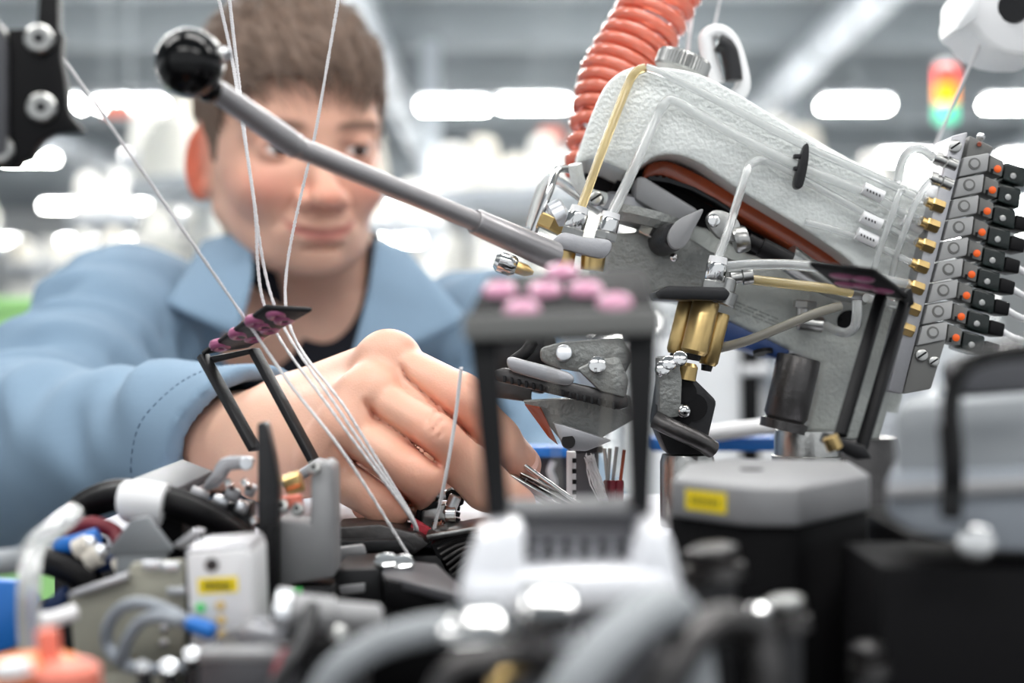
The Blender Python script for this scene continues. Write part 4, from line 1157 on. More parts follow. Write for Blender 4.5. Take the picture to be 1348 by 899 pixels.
# little orange-framed unit with blue lid
t = thing('sensor_unit', 'small dark sensor unit with blue lid and orange edge behind the fingers', 'sensor', P(722, 650, .83))
c = P(728, 620, .83); z0 = 1.16
box('case', (c.x, .84, (c.z + .012 + z0) / 2), (.030, .02, c.z + .012 - z0), 'plate_grey', t, b=.001)
box('orange_edge', (c.x - .014, .829, c.z - .002), (.0035, .003, .026), 'orange_red', t, b=.0004)
box('lid', P(732, 593, .83), (.036, .026, .006), 'blue', t, b=.001)
ptube('hook', [(728, 608, .826), (724, 620, .824), (729, 634, .824), (726, 648, .826)], .0022, 'white_plastic', t)
# blue rail and white tube behind the post
t = thing('blue_rail', 'blue painted rail behind the steel post', 'rail', P(970, 590, .95))
a = P(970, 583, .95)
box('bar', a, (.12, .03, .009), 'blue', t, b=.001)
box('stay', (a.x - .03, .955, (a.z - .005 + 1.0) / 2), (.012, .02, a.z - .005 - 1.0), 'navy', t, b=.001)
tag(ptube('white_pipe', [(925, 572, .93), (970, 566, .93), (1016, 562, .93), (1060, 566, .93)], .0055, 'white_plastic'), 'thick white pipe lying on the blue rail', 'pipe')

# tweezers in the hand
t = thing('tweezers', 'steel tweezers with dimpled grip held in the fingers', 'tweezers', P(780, 676, .66))
a0, a1 = P(640, 606, .675), P(800, 690, .665)
dr = (a1 - a0).normalized(); up = Vector((0, -.75, .6)); up = (up - dr * up.dot(dr)).normalized(); sd = dr.cross(up)
for k, off in enumerate((-.0022, .0042)):
    pts = [a0 + sd * off * .3 - up * .0045, a0 + sd * off * .3 + up * .0045, a0.lerp(a1, .75) + sd * off + up * .0042, a1 + sd * off * .15 + up * .0008, a1 + sd * off * .15 - up * .0008, a0.lerp(a1, .75) + sd * off - up * .0042]
    g_ = prism_pts('arm', pts, sd * .0012, 'chrome', t, b=.0002)
for i in range(9):
    for j in range(3):
        q = a0.lerp(a1, .28 + i * .058) + up * (.0026 * (j - 1)) - sd * .0021 * (.4 + i * .06)
        ball('grip_dimple', q + dr * (.0012 if j == 1 else 0), .0011, 'bright_steel', t, n=8, sq=(1.5, .6, .8))
ptube('guide_wire', [(690, 612, .668), (768, 668, .662)], .0011, 'chrome', t, sub=1)

# clamp unit, felt and cam plates on the deck, in front of the hand
t = thing('thread_clamp', 'small chrome thread clamp with black cap on the deck beside the red felt', 'clamp', P(580, 698, .65))
prism('body', [(548, 676), (556, 664), (600, 664), (602, 690), (590, 700), (556, 698), (546, 688)], .645, .014, 'steel', t, b=.001)
prism('black_edge', [(545, 690), (550, 666), (560, 660), (582, 662), (578, 668), (556, 672), (552, 690)], .642, .004, 'black', t, b=.0005)
turned('cross_pin', P(564, 652, .65), P(592, 652, .65), [(0, .0026), (.1, .003), (.5, .003), (.52, .0024), (1, .0024)], 'bright_steel', t, n=16)
prism('cap_clip', [(586, 648), (594, 644), (608, 646), (611, 652), (610, 664), (602, 668), (602, 655), (590, 654), (588, 660)], .642, .012, 'black', t, b=.0008)
turned('lever_pin', P(600, 652, .638), P(590, 678, .638), rod_prof(.0028), 'bright_steel', t, n=16)
turned('knob', P(586, 676, .638), P(600, 676, .638), rod_prof(.0042), 'chrome', t, n=18)
for k in range(3): prism('tooth', [(600, 666 + k * 8), (606, 668 + k * 8), (605, 673 + k * 8), (600, 672 + k * 8)], .642, .004, 'black', t, b=.0003)
screw('base_screw', P(577, 693, .640), (0, -.6, .8), .003, .002, 'chrome', t, 'none')
tag(prism('felt_strip', [(544, 682), (570, 698), (568, 713), (564, 710), (540, 694)], .630, .004, 'red', b=.0006), 'red felt strip beside the chrome thread clamp', 'felt')
c = Vector((P(616, 688, .655).x, .655, DECK)); screw('deck_screw', c, (0, -.15, 1), .0034, .0018, 'chrome', None, 'none')
tag(bpy.data.objects['deck_screw'], 'cross-head screw in the light grey deck beside the clamp', 'screw')
for i, (u0, u1, v, d) in enumerate(((508, 536, 692, .648),)):
    t = thing('spring_barrel', 'small black and steel ribbed barrel beside the red felt', 'barrel', P(522, 700, d))
    for k in range(4):
        turned('rib', P(u0 + k * 8, v + 3 - k * 1.6, d), P(u0 + k * 8 + 5, v + 2 - k * 1.6, d), rod_prof(.0046), 'black' if k % 2 == 0 else 'steel', t, n=18)
    ball('end_ball', P(504, 694, d - .004), .0028, 'bright_steel', t, n=14)
# dark cam plates
t = thing('cam_plate', 'long dark steel cam plate sloping below the fist', 'cam plate', P(520, 740, .60))
prism('upper_plate', [(440, 694), (500, 690), (545, 702), (566, 716), (545, 730), (440, 728)], .615, .03, 'dark_steel', t, b=.001)
prism('edge_strip', [(440, 712), (530, 710), (548, 726), (440, 726)], .608, .008, 'gunmetal', t, b=.0008)
prism('small_tab', [(438, 722), (478, 717), (482, 732), (446, 744)], .585, .005, 'alu_matt', t, b=.001)
prism('wing', [(566, 716), (600, 704), (644, 696), (646, 724), (628, 756), (586, 756)], .62, .02, 'gunmetal', t, b=.001)
prism('wing_edge', [(560, 704), (644, 690), (644, 697), (562, 712)], .612, .03, 'steel', t, b=.0008)
for k in range(7):
    ptube('groove_rib', [(572 + k * 4, 716 + k * 7, .6185), (600 + k * 4, 706 + k * 5, .6185), (636, 702 + k * 7, .6185)], .0008, 'dark_steel', t, n=6)
t = thing('slider_plate', 'flat dark slider plate with two chrome screws in front of the cam plate', 'slider', P(560, 780, .52))
prism_pts('plate', [P(500, 748, .555), P(540, 738, .565), P(575, 742, .565), P(612, 776, .52), P(606, 784, .51), P(505, 758, .53)], (0, 0, -.0035), 'plate_grey', t, b=.0006)
prism('front_face', [(505, 762), (606, 784), (600, 808), (560, 822), (506, 800)], .525, .03, 'black', t, b=.001)
for u, v in ((508, 742), (530, 744)): screw('slider_screw', P(u, v + 2, .55), (0, -.5, .85), .0045, .003, 'chrome', t, 'none')
prism('left_block', [(440, 750), (500, 748), (504, 800), (440, 806)], .545, .04, 'gunmetal', t, b=.001)
prism('slot_face', [(446, 772), (480, 768), (480, 780), (448, 784)], .5435, .004, 'alu_matt', t, b=.0004)

# ---- thread guide brackets with pink eyelets
EY = []
def guide_plate(t, corners, thick, holes, m_plate, m_eye, r):
    """corners: four world points of the top face (front-left, front-right, back-right, back-left)"""
    fl, fr, br, bl = [Vector(c) for c in corners]
    nrm = (fr - fl).cross(bl - fl).normalized()
    pl = prism_pts('plate', [fl, fr, br, bl], -nrm * thick, m_plate, t, b=.0009)
    for s, q in holes:
        c = fl.lerp(fr, s).lerp(bl.lerp(br, s), q) - nrm * thick * .5
        eyelet('eyelet', c, nrm, r, m_eye, t)
        torus('eyelet_rim', c, nrm, r * .62, thick * .62, m_eye, t, n=18, k=6)
    return nrm
# sharp one in front of the fist
gl = thing('thread_guide', 'slim dark thread guide bracket with pink eyelets in front of the fist', 'thread guide', P(420, 610, .615))
c_ = [P(265, 468, .632), P(328, 458, .632), P(412, 410, .590), P(350, 406, .590)]
HG = [(.20, .16), (.72, .30), (.26, .42), (.76, .52), (.50, .62), (.22, .70), (.74, .76), (.45, .86)]
guide_plate(gl, c_, .0022, HG, 'gunmetal', 'pink_deep', .0048)
for a, b_ in (((267, 468, .632), (336, 592, .612)), ((334, 460, .630), (414, 608, .614))):
    p0, p1 = P(*a), P(*b_)
    M_ = frame_to(p0, p1)
    bm = bmesh.new(); L_ = (p1 - p0).length
    bmesh.ops.create_cube(bm, size=1, matrix=M_ @ Matrix.Translation((0, 0, L_ / 2)) @ Matrix.Diagonal((.0058, .0030, L_, 1)))
    bev(bm, .0005); from_bm('leg', bm, 'gunmetal', gl)
prism('cross_brace', [(272, 470), (334, 458), (338, 464), (280, 478)], .632, .003, 'gunmetal', gl, b=.0005)
prism('foot_plate', [(368, 636), (416, 604), (428, 608), (424, 616), (376, 646)], .600, .012, 'alu', gl, b=.0008)
# blurred one in the centre foreground
gc = thing('thread_guide', 'wide black thread guide bracket with six pink eyelets in the centre foreground', 'thread guide', P(740, 690, .385))
c_ = [P(611, 420, .372), P(868, 410, .372), P(848, 352, .408), P(642, 362, .408)]
nrm_c = guide_plate(gc, c_, .0062, [], 'black_matt', 'pink', .005)
fl, fr, br, bl = c_
for u, v in ((740, 360), (658, 384), (717, 384), (771, 383), (687, 408), (809, 400)):
    # put each eyelet where its sight line meets the plate
    o_ = Vector((0, 0, CZ)); dv = (P(u, v, .39) - o_); tt = (fl - o_).dot(nrm_c) / dv.dot(nrm_c)
    eyelet('eyelet', o_ + dv * tt, nrm_c, .0047, 'pink', gc)
box('front_edge', (P(611, 431, .3715) + P(868, 422, .3715)) / 2, (.0516, .0040, .0066), 'valve_dark', gc, rot=rotm(0, -2, 0), b=.0008)
prism('leg', [(616, 440), (656, 440), (672, 700), (642, 702)], .376, .006, 'black_paint', gc, b=.0008)
prism('leg', [(822, 434), (867, 430), (856, 690), (832, 702)], .376, .006, 'black_paint', gc, b=.0008)
prism('top_strut', [(616, 436), (867, 428), (866, 446), (616, 456)], .3775, .006, 'black', gc, b=.0006)
box('foot_bar', (P(660, 685, .377) + P(838, 675, .377)) / 2 + Vector((0, .004, 0)), (.0385, .014, .0055), 'plate_grey', gc, rot=rotm(16, -2, 0), b=.0012)
# third one beside the valve block
gr = thing('thread_guide', 'black thread guide bracket seen edge-on in front of the valve block', 'thread guide', P(1150, 610, .56))
c_ = [P(1100, 378, .600), P(1198, 396, .600), P(1152, 360, .545), P(1064, 350, .545)]
guide_plate(gr, c_, .0022, [(.25, .3), (.5, .35), (.75, .3), (.35, .7), (.65, .7)], 'black_matt', 'pink_deep', .005)
for a, b_ in (((1160, 390, .598), (1106, 574, .566)), ((1192, 397, .598), (1132, 596, .566))):
    p0, p1 = P(*a), P(*b_); M_ = frame_to(p0, p1); L_ = (p1 - p0).length
    bm = bmesh.new(); bmesh.ops.create_cube(bm, size=1, matrix=M_ @ Matrix.Translation((0, 0, L_ / 2)) @ Matrix.Diagonal((.0048, .0035, L_, 1)))
    bev(bm, .0006); from_bm('leg', bm, 'black_paint', gr)
prism('hook_tab', [(1186, 388), (1200, 378), (1204, 400), (1194, 408)], .595, .004, 'black_paint', gr, b=.0005)
prism('foot_bar', [(1090, 570), (1140, 588), (1150, 604), (1128, 606), (1086, 584)], .556, .012, 'gunmetal', gr, b=.001)
turned('brass_spring', P(1092, 574, .548), P(1100, 592, .548), rod_prof(.0032), 'brass', gr, n=14)

# ---- lever with black ball knob
lv = thing('ball_lever', 'long steel lever with glossy black ball knob crossing before his face', 'lever', P(722, 330, .62))
b0 = P(250, 83, .50); tip = P(722, 334, .63)
dirl = (P(640, 296, .607) - P(285, 122, .51)).normalized()
ball('ball_knob', b0, .0121, 'black_gloss', lv, n=40)
ball('knob_boss', P(287, 122, .51) - dirl * .004, .0052, 'black_gloss', lv, n=16)
q0 = P(280, 116, .508); q1 = P(384, 189, .537); q2 = P(395, 195, .540); q3 = P(624, 291, .603); q4 = P(730, 338, .632)
turned('grip_shaft', q0, q1, [(0, .0040), (.9, .0049), (1, .0046)], 'lever_steel', lv, n=24)
turned('shaft_step', q1, q2, [(0, .0046), (.5, .0048), (1, .0040)], 'lever_steel', lv, n=24)
turned('shaft', q2, q3, [(0, .0042), (1, .0042)], 'lever_steel', lv, n=24)
turned('socket_sleeve', q3, q4, [(0, .0050), (.02, .0055), (.55, .0062), (.98, .0066), (1, .0050)], 'lever_steel', lv, n=24)
for i, (u, v, d) in enumerate(((296, 66, .505),)):
    turned('set_screw', P(u - 4, v + 2, d), P(u + 4, v + 8, d - .002), rod_prof(.0022), 'bright_steel', lv, n=12)

# ---- black plate with bolts, top corner
bp_ = thing('black_plate', 'black notched mounting plate with bright bolts hanging before the hall', 'plate', P(40, 220, .47))
prism('plate', [(-40, 38), (4, 38), (48, 36), (52, -30), (76, -30), (75, 40), (81, 42), (79, 75), (85, 105), (88, 140), (92, 152), (110, 172), (88, 174), (70, 175),
                (54, 184), (44, 197), (40, 208), (28, 212), (22, 222), (-40, 222)], .47, .006, 'black', bp_, b=.0008)
for u, v in ((53, 53), (56, 143), (-8, 50), (0, 198)):
    c = P(u, v, .47); s_ = turned('bolt', c, c + Vector((.0006, -.0035, 0)), [(0, .0048), (.8, .0048), (1, .0040)], 'steel', bp_, n=20)
    turned('bolt_socket', c + Vector((.0005, -.003, 0)), c + Vector((.0006, -.0037, 0)), [(0, .0019), (1, .0019)], 'gunmetal', s_, n=6, angle=.3)
prism('left_rail', [(-40, -30), (4, 40), (8, 60), (8, 200), (-40, 222)], .466, .004, 'plate_grey', bp_, b=.0006)
box('hanger_bar', P(64, -60, .473) + Vector((0, 0, .25)), (.0062, .006, .5), 'black', bp_, b=.0006)

# ---- white sensor head, top corner, with its thread
sh = thing('stop_motion_sensor', 'white yarn stop sensor head hanging above the valve block', 'sensor', P(1320, 60, .80))
prism('housing', smooth_outline([(1272, 4), (1285, -30), (1400, -40), (1400, 60), (1345, 74), (1306, 62), (1284, 40), (1270, 28)], 2), .79, .05, 'white_plastic', sh, b=.004, seg=3)
prism('front_lip', [(1258, 38), (1262, 28), (1282, -10), (1292, -6), (1286, 24), (1262, 41)], .782, .03, 'white_paint', sh, b=.002)
turned('spout', P(1296, 46, .80), P(1290, 60, .80), [(0, .008), (.5, .0085), (.7, .004), (1, .003)], 'white_plastic', sh, n=18)
turned('dark_window', P(1334, 10, .789), P(1334, 10, .787), [(0, .009), (1, .008)], 'gunmetal', sh, n=24)
box('hanger_bar', P(1345, -60, .815) + Vector((0, 0, .4)), (.02, .02, .8), 'alu', sh, b=.002)

# ---- yarns
def yarn(uvd, r, label, m='yarn'):
    pts = [P(*q) for q in uvd]
    if len(pts) > 2: pts = [Vector(q) for q in smooth_outline([tuple(p) for p in pts], 10, closed=False)]
    out = []
    for i in range(len(pts) - 1):
        for k in range(6): out.append(pts[i].lerp(pts[i + 1], k / 6))
    out.append(pts[-1])
    bm = bmesh.new()
    for ph in (0, math.pi):                       # two twisted plies
        ply = []
        L_ = 0
        for i, q in enumerate(out):
            if i: L_ += (out[i] - out[i - 1]).length
            ply.append(q + Vector((math.cos(L_ * 2600 + ph), math.sin(L_ * 2600 + ph), 0)) * r * .45)
        tube_bm(bm, ply, r * .7, 5)
    return tag(from_bm('yarn_strand', bm, m, angle=3), label, 'yarn')
yarn([(286, -10, .63), (304, 70, .63), (317, 150, .625), (335, 270, .622), (351, 411, .625), (440, 545, .60), (537, 676, .610), (545, 702, .634)], .0008, 'white yarn running past the ear side of the face into the slim guide')
yarn([(301, -10, .63), (313, 95, .63), (331, 240, .625), (363, 407, .628), (450, 545, .602), (538, 675, .611), (547, 703, .634)], .0008, 'white yarn beside the other one that touches it below the eye')
yarn([(447, -10, .63), (418, 160, .63), (376, 402, .635), (460, 545, .604), (539, 674, .612), (549, 704, .634)], .0008, 'white yarn slanting across his nose to the slim guide')
yarn([(80, 72, .56), (180, 215, .575), (323, 420, .605), (383, 507, .60), (455, 600, .592), (542, 738, .60)], .0008, 'white yarn slanting down from the black plate to the slim guide')
yarn([(607, 484, .60), (598, 560, .605), (584, 640, .61), (570, 702, .63)], .0008, 'white yarn dropping before the fingers to the red felt')
yarn([(722, 384, .388), (728, 500, .40), (736, 700, .42)], .0004, 'pale yarn hanging through the middle eyelet of the foreground bracket', 'yarn_cream')
yarn([(806, 400, .388), (800, 520, .40), (786, 700, .42)], .0004, 'pale yarn hanging through the outer eyelet of the foreground bracket', 'yarn_cream')
yarn([(1290, 58, .80), (1262, 120, .82), (1230, 195, .85)], .0011, 'white yarn running from the white sensor head behind the valve block')
yarn([(820, -10, .9), (814, 60, .9), (808, 110, .9)], .0006, 'white yarn beside the orange spiral hose')
yarn([(914, -10, .86), (904, 78, .86)], .0012, 'white yarn dropping behind the knurled knob')
yarn([(950, -10, .88), (938, 46, .88)], .0007, 'white yarn dropping to the white hanger loop')
# ================================================================== blurred foreground, standing on the bed
def stand(parent, u, v, d, w, dep, m, name='support'):
    """a support from a point down to the machine bed"""
    c = P(u, v, d)
    if c.z - BED > .004:
        return box(name, (c.x, d + dep / 2, (c.z + BED) / 2), (w, dep, c.z - BED), m, parent, b=.001)

# grey gearbox with yellow label
t = thing('grey_gearbox', 'grey octagonal gearbox lid with yellow label on a black housing', 'gearbox', P(1010, 690, .47))
top = [P(884, 634, .462), P(975, 648, .442), P(1000, 650, .440), P(1052, 650, .440), P(1146, 622, .475), P(1120, 600, .52), P(960, 594, .53), P(905, 600, .51)]
zt = sum(p.z for p in top) / 8
top = [Vector((p.x, p.y, zt + (p.z - zt) * .25)) for p in top]
prism_pts('lid', top, (0, 0, -.0125), 'alu_matt', t, b=.0014, seg=3)
prism_pts('housing', [p + Vector((0, .004, -.0125)) for p in top], (0, 0, -(zt - .0125 - BED - .004)), 'black_matt', t, b=.001)
c_ = sum(top, Vector()) / 8
turned('lid_bore', c_ + Vector((-.002, .012, .0002)), c_ + Vector((-.002, .012, .0006)), [(0, .004), (1, .004)], 'gunmetal', t, n=20)
a = top[0].lerp(top[1], .22); b_ = top[0].lerp(top[1], .80); fn = (b_ - a).cross(Vector((0, 0, 1))).normalized()
if fn.y > 0: fn = -fn
lab = prism_pts('yellow_label', [a + fn * .0004 - Vector((0, 0, .0028)), b_ + fn * .0004 - Vector((0, 0, .0028)), b_ + fn * .0004 - Vector((0, 0, .0092)), a + fn * .0004 - Vector((0, 0, .0092))], -fn * .0006, 'yellow', t, b=0)
for k in range(6):
    q = a.lerp(b_, .2 + k * .12) + fn * .0006 - Vector((0, 0, .006)); box('print_mark', q, (.0007, .0004, .0018), 'print', lab, b=0)
# black block and machine wall to the corner
t = thing('black_housing', 'large black machine housing filling the corner below the grey box', 'housing', P(1240, 899, .40))
prism('main_block', [(1196, 704), (1420, 704), (1420, 1066), (1190, 1066)], .455, .09, 'black', t, b=.003)
prism('front_panel', [(1160, 745), (1420, 745), (1420, 1150), (1160, 1150)], .40, .05, 'black_matt', t, b=.002)
# second grey box at the edge
t = thing('grey_motor_box', 'blurred grey motor box with stepped lid beside the valve block', 'motor box', P(1270, 730, .40))
def mb(name, uv, d, tk, m, b):
    # the box stands turned, its side runs along the line of sight
    return prism_pts(name, [P(u, v, d) for u, v in uv], (.30 * tk, tk, 0), m, t, b)
mb('lid', [(1178, 546), (1192, 532), (1420, 516), (1420, 620), (1180, 630)], .395, .05, 'rubber_grey', .002)
mb('body', [(1168, 622), (1420, 612), (1420, 732), (1300, 726), (1200, 700), (1166, 680)], .392, .06, 'cable_grey', .003)
mb('flange', [(1166, 640), (1420, 628), (1420, 648), (1168, 660)], .388, .05, 'alu_matt', .0015)
mb('rear_box', [(1240, 476), (1360, 452), (1420, 450), (1420, 520), (1245, 520)], .42, .03, 'plate_grey', .003)
turned('bolt', P(1284, 712, .386), P(1284, 714, .380), rod_prof(.0048), 'chrome', t, n=20)
ptube('black_cable', [(1420, 462, .37), (1340, 462, .37), (1272, 480, .37), (1252, 530, .37), (1256, 600, .37), (1252, 676, .37)], .0026, 'black_gloss', t)
tag(ptube('black_strap', [(1250, 560, .372), (1254, 620, .37), (1252, 680, .372)], .0030, 'black'), 'black cable end hanging before the grey motor box', 'cable')
# chrome joints below the gearbox
for i, (u, v, d, r, lab) in enumerate(((935, 722, .40, .0075, 'round dark knob below the grey gearbox lid'), (1030, 790, .38, .0055, 'blurred steel joint beside the black housing'),
                                      (998, 800, .37, .0036, 'blurred bright bolt head beside the steel joint'), (1140, 850, .40, .0050, 'dim steel nut on the black housing face'))):
    t = thing('steel_joint', lab, 'joint', P(u, v, d))
    turned('head', P(u, v - 6, d), P(u + 4, v + 22, d), [(0, r * .6), (.2, r), (.6, r), (1, r * .8)], ('dark_steel', 'steel', 'chrome', 'dark_steel')[i], t, n=20)
    turned('collar', P(u + 4, v + 22, d), P(u + 6, v + 40, d), [(0, r * 1.2), (1, r * 1.2)], 'dark_steel', t, n=20)
    stand(t, u + 6, v + 40, d - r * .8, r * 1.6, r * 1.6, 'gunmetal', 'stem')

# slotted comb block under the centre bracket, lamp glare in its colour
t = thing('comb_block', 'steel comb block painted glare-white, with slots under the centre bracket', 'comb block', P(760, 850, .345))
prism('left_cheek', [(630, 700), (690, 690), (694, 800), (600, 800), (606, 770)], .352, .03, 'comb_glare', t, b=.003)
prism('right_cheek', [(850, 690), (880, 696), (905, 790), (840, 800), (836, 740)], .352, .03, 'comb_glare', t, b=.003)
box('back_wall', P(765, 735, .385), (.034, .006, .016), 'black', t, b=.0005)
for k in range(6):
    prism('comb_tooth', [(704 + k * 24, 706), (716 + k * 24, 704), (716 + k * 24, 762), (704 + k * 24, 764)], .372, .008, 'alu', t, b=.0008)
box('top_rail', P(765, 702, .374), (.033, .010, .003), 'plate_grey', t, b=.0008)
prism('front_block', [(612, 760), (880, 752), (900, 800), (780, 806), (610, 812)], .35, .03, 'comb_glare', t, b=.003)
box('polished_stop', P(722, 800, .325), (.0115, .012, .0085), 'chrome', t, rot=rotm(35, 0, 0), b=.0015)
turned('round_stop', P(740, 832, .33), P(742, 850, .33), rod_prof(.0035), 'bright_steel', t, n=18)
stand(t, 760, 808, .352, .045, .025, 'plate_grey', 'pedestal')
# grey hoses and cylinders low in front
def hose(uvd, r, m, label, name='grey_hose'):
    return tag(ptube(name, uvd, r, m, n=18), label, 'hose')
hose([(400, 960, .34), (440, 888, .335), (490, 852, .335), (550, 832, .335), (620, 824, .34), (680, 828, .36), (720, 860, .38), (730, 960, .38)], .0038, 'rubber_grey', 'blurred grey hose arching low beside the comb block')
hose([(560, 960, .31), (590, 890, .31), (640, 868, .31), (700, 866, .32), (740, 900, .33), (750, 980, .33)], .0028, 'dark_steel', 'dark thin hose arching under the grey hose', 'dark_hose')
hose([(720, 960, .30), (764, 892, .30), (812, 838, .305), (856, 806, .315), (890, 806, .33), (910, 860, .335), (920, 960, .335)], .0052, 'rubber_grey', 'thick pale grey hose arching under the comb block')
hose([(850, 960, .32), (890, 870, .32), (940, 820, .33), (990, 830, .34), (1010, 880, .34), (1012, 970, .34)], .0042, 'dark_steel', 'dark steel pipe arching below the gearbox')
hose([(640, 970, .33), (655, 900, .33), (690, 876, .34), (720, 880, .35), (735, 960, .35)], .0022, 'brass', 'brass coloured bent pipe low under the comb block', 'brass_pipe')
t = thing('polished_clamp', 'polished flat clamp with strong glint on the grey hose', 'clamp', P(625, 845, .33))
box('band', P(626, 828, .329), (.0125, .012, .0048), 'chrome', t, rot=rotm(40, -4, 0), b=.0015)
screw('band_screw', P(590, 832, .327), (0, -1, .5), .0022, .002, 'chrome', t, 'none')
# low motor between white box and comb block
t = thing('low_cylinder', 'blurred grey pneumatic cylinder lying before the slider plate', 'cylinder', P(440, 860, .43))
turned('barrel', P(372, 806, .43), P(500, 818, .44), [(0, .005), (.03, .0062), (.5, .0062), (.52, .0052), (.97, .0052), (1, .004)], 'alu_matt', t, n=22)
turned('front_cap', P(364, 806, .43), P(385, 808, .43), rod_prof(.0075), 'bright_steel', t, n=22)
prism('mount', [(380, 822), (490, 830), (500, 850), (380, 860)], .432, .015, 'dark_steel', t, b=.001)
screw('mount_screw', P(446, 834, .431), (0, -1, .3), .003, .002, 'steel', t, 'none')
stand(t, 430, 855, .435, .026, .012, 'gunmetal')
t = thing('dark_base_block', 'dark grey block low in front of the white switch box', 'block', P(310, 890, .42))
prism('block', [(262, 862), (386, 856), (392, 960), (255, 960)], .42, .05, 'plate_grey', t, b=.002)
box('top_lip', P(325, 860, .424), (.028, .010, .003), 'alu_matt', t, b=.0006)
tag(ptube('dark_cable', [(330, 960, .39), (370, 890, .40), (396, 850, .41), (410, 800, .43)], .0026, 'gunmetal'), 'dark cable rising in front of the dark grey block', 'cable')
tag(ptube('red_wire', [(345, 960, .395), (364, 880, .40), (376, 858, .41)], .0012, 'red_dark'), 'thin dark red wire beside the dark cable', 'wire')

# clamp block that carries the slim guide
t = thing('guide_clamp', 'grey clamp block with upright prong that carries the slim thread guide', 'clamp', P(400, 770, .53))
prism('block', [(364, 684), (408, 690), (410, 612), (430, 608), (438, 616), (440, 760), (368, 772)], .53, .022, 'alu_matt', t, b=.0012)
prism('black_bar', [(338, 556), (350, 556), (360, 600), (366, 640), (362, 820), (340, 820)], .52, .010, 'gunmetal', t, b=.0012)
prism('black_rod', [(345, 690), (363, 690), (363, 840), (345, 840)], .517, .012, 'black', t, b=.001)
turned('red_bush', P(384, 652, .535), P(386, 668, .535), rod_prof(.0040), 'salmon', t, n=16)
turned('brass_sleeve', P(376, 640, .545), P(398, 632, .545), rod_prof(.0042), 'brass', t, n=16)
for u, v in ((372, 668), (392, 672), (414, 618)): screw('clamp_screw', P(u, v, .528), (0, -1, .4), .0024, .003, 'steel', t, 'socket')
stand(t, 400, 772, .532, .022, .018, 'gunmetal')
stand(t, 352, 838, .52, .006, .010, 'black', 'rod_foot')
tag(box('green_tag', P(390, 788, .515), (.0045, .002, .008), 'green_tag', b=.0004), 'small green tag below the grey clamp block', 'tag')

# white switch box
t = thing('switch_box', 'small white switch box with yellow label, green lamp and blue plug', 'switch box', P(290, 858, .46))
prism('case', [(244, 728), (322, 722), (330, 728), (334, 852), (252, 862)], .455, .03, 'white_plastic', t, b=.0015)
prism('lid_edge', [(244, 722), (322, 716), (330, 726), (246, 732)], .456, .03, 'alu', t, b=.0008)
l_ = prism('yellow_label', [(260, 762), (312, 759), (313, 779), (261, 782)], .4545, .0008, 'yellow', t, b=0)
for k in range(6): box('print_mark', P(271 + k * 6, 771, .4541), (.0009, .0005, .0019), 'print', l_, b=0)
screw('case_screw', P(279, 743, .455), (0, -1, 0), .0022, .001, 'dark_steel', t, 'slot')
turned('green_lamp', P(264, 800, .455), P(264, 800, .453), [(0, .0016), (1, .0012)], 'green', t, n=14)
for k in range(3): turned('brass_socket', P(290 + k, 797 + k * 19, .455), P(290 + k, 797 + k * 19, .4538), [(0, .0017), (1, .0014)], 'brass', t, n=14)
turned('blue_plug', P(246, 819, .449), P(282, 832, .446), [(0, .0018), (.2, .0026), (.9, .0028), (1, .002)], 'blue', t, n=16)
stand(t, 292, 856, .457, .018, .024, 'gunmetal')
# sheet metal panel with cable loop
t = thing('metal_panel', 'dull bare metal side panel behind a looped grey cable', 'panel', P(165, 888, .48))
prism('sheet', [(90, 786), (165, 762), (172, 742), (240, 738), (244, 880), (100, 890)], .48, .004, 'panel_metal', t, b=.0006)
prism('top_flange', [(88, 782), (165, 756), (167, 764), (90, 790)], .474, .010, 'alu', t, b=.0006)
for u, v in ((200, 744), (225, 746), (232, 778)): box('slot_lug', P(u, v, .4765), (.006, .003, .003), 'bright_steel', t, b=.0006)
for u, v in ((217, 808), (217, 826), (216, 846)): screw('panel_screw', P(u, v, .48), (0, -1, 0), .0015, .0012, 'bright_steel', t, 'none')
stand(t, 168, 884, .48, .036, .004, 'panel_metal', 'lower_sheet')
tag(ptube('looped_cable', [(250, 822, .450), (225, 806, .452), (190, 794, .455), (160, 800, .458), (142, 825, .462), (142, 850, .465), (158, 868, .46), (168, 842, .455), (186, 818, .452), (212, 812, .450), (238, 818, .449)], .0021, 'cable_grey'), 'grey cable looped twice in front of the metal panel', 'cable')
tag(ptube('lower_cable', [(156, 868, .462), (180, 880, .46), (230, 880, .458), (252, 872, .458)], .0021, 'cable_grey'), 'grey cable running low from the loop to the switch box', 'cable')
# black cable bundle with white tie
t = thing('cable_bundle', 'black cable bundle held by a white tie above the metal panel', 'cable', P(200, 690, .53))
for k, (o1, o2) in enumerate(((0, 0), (7, .006), (-7, .010))):
    ptube('cable', [(88, 694 + o1, .545 + o2), (110, 668 + o1, .54 + o2), (150, 652 + o1, .535 + o2), (200, 656 + o1, .53 + o2), (255, 672 + o1, .53 + o2), (310, 705 + o1, .54 + o2), (330, 740, .55 + o2)], .0042, 'black', t)
ptube('white_tie', [(168, 660, .528), (190, 660, .526), (216, 664, .526)], .0078, 'tie_white', t, n=20)
for i, (u, v) in enumerate(((92, 672), (318, 712))): turned('red_ferrule', P(u - 5, v, .53), P(u + 6, v + 2, .53), rod_prof(.0030), 'red_dark', t, n=14)
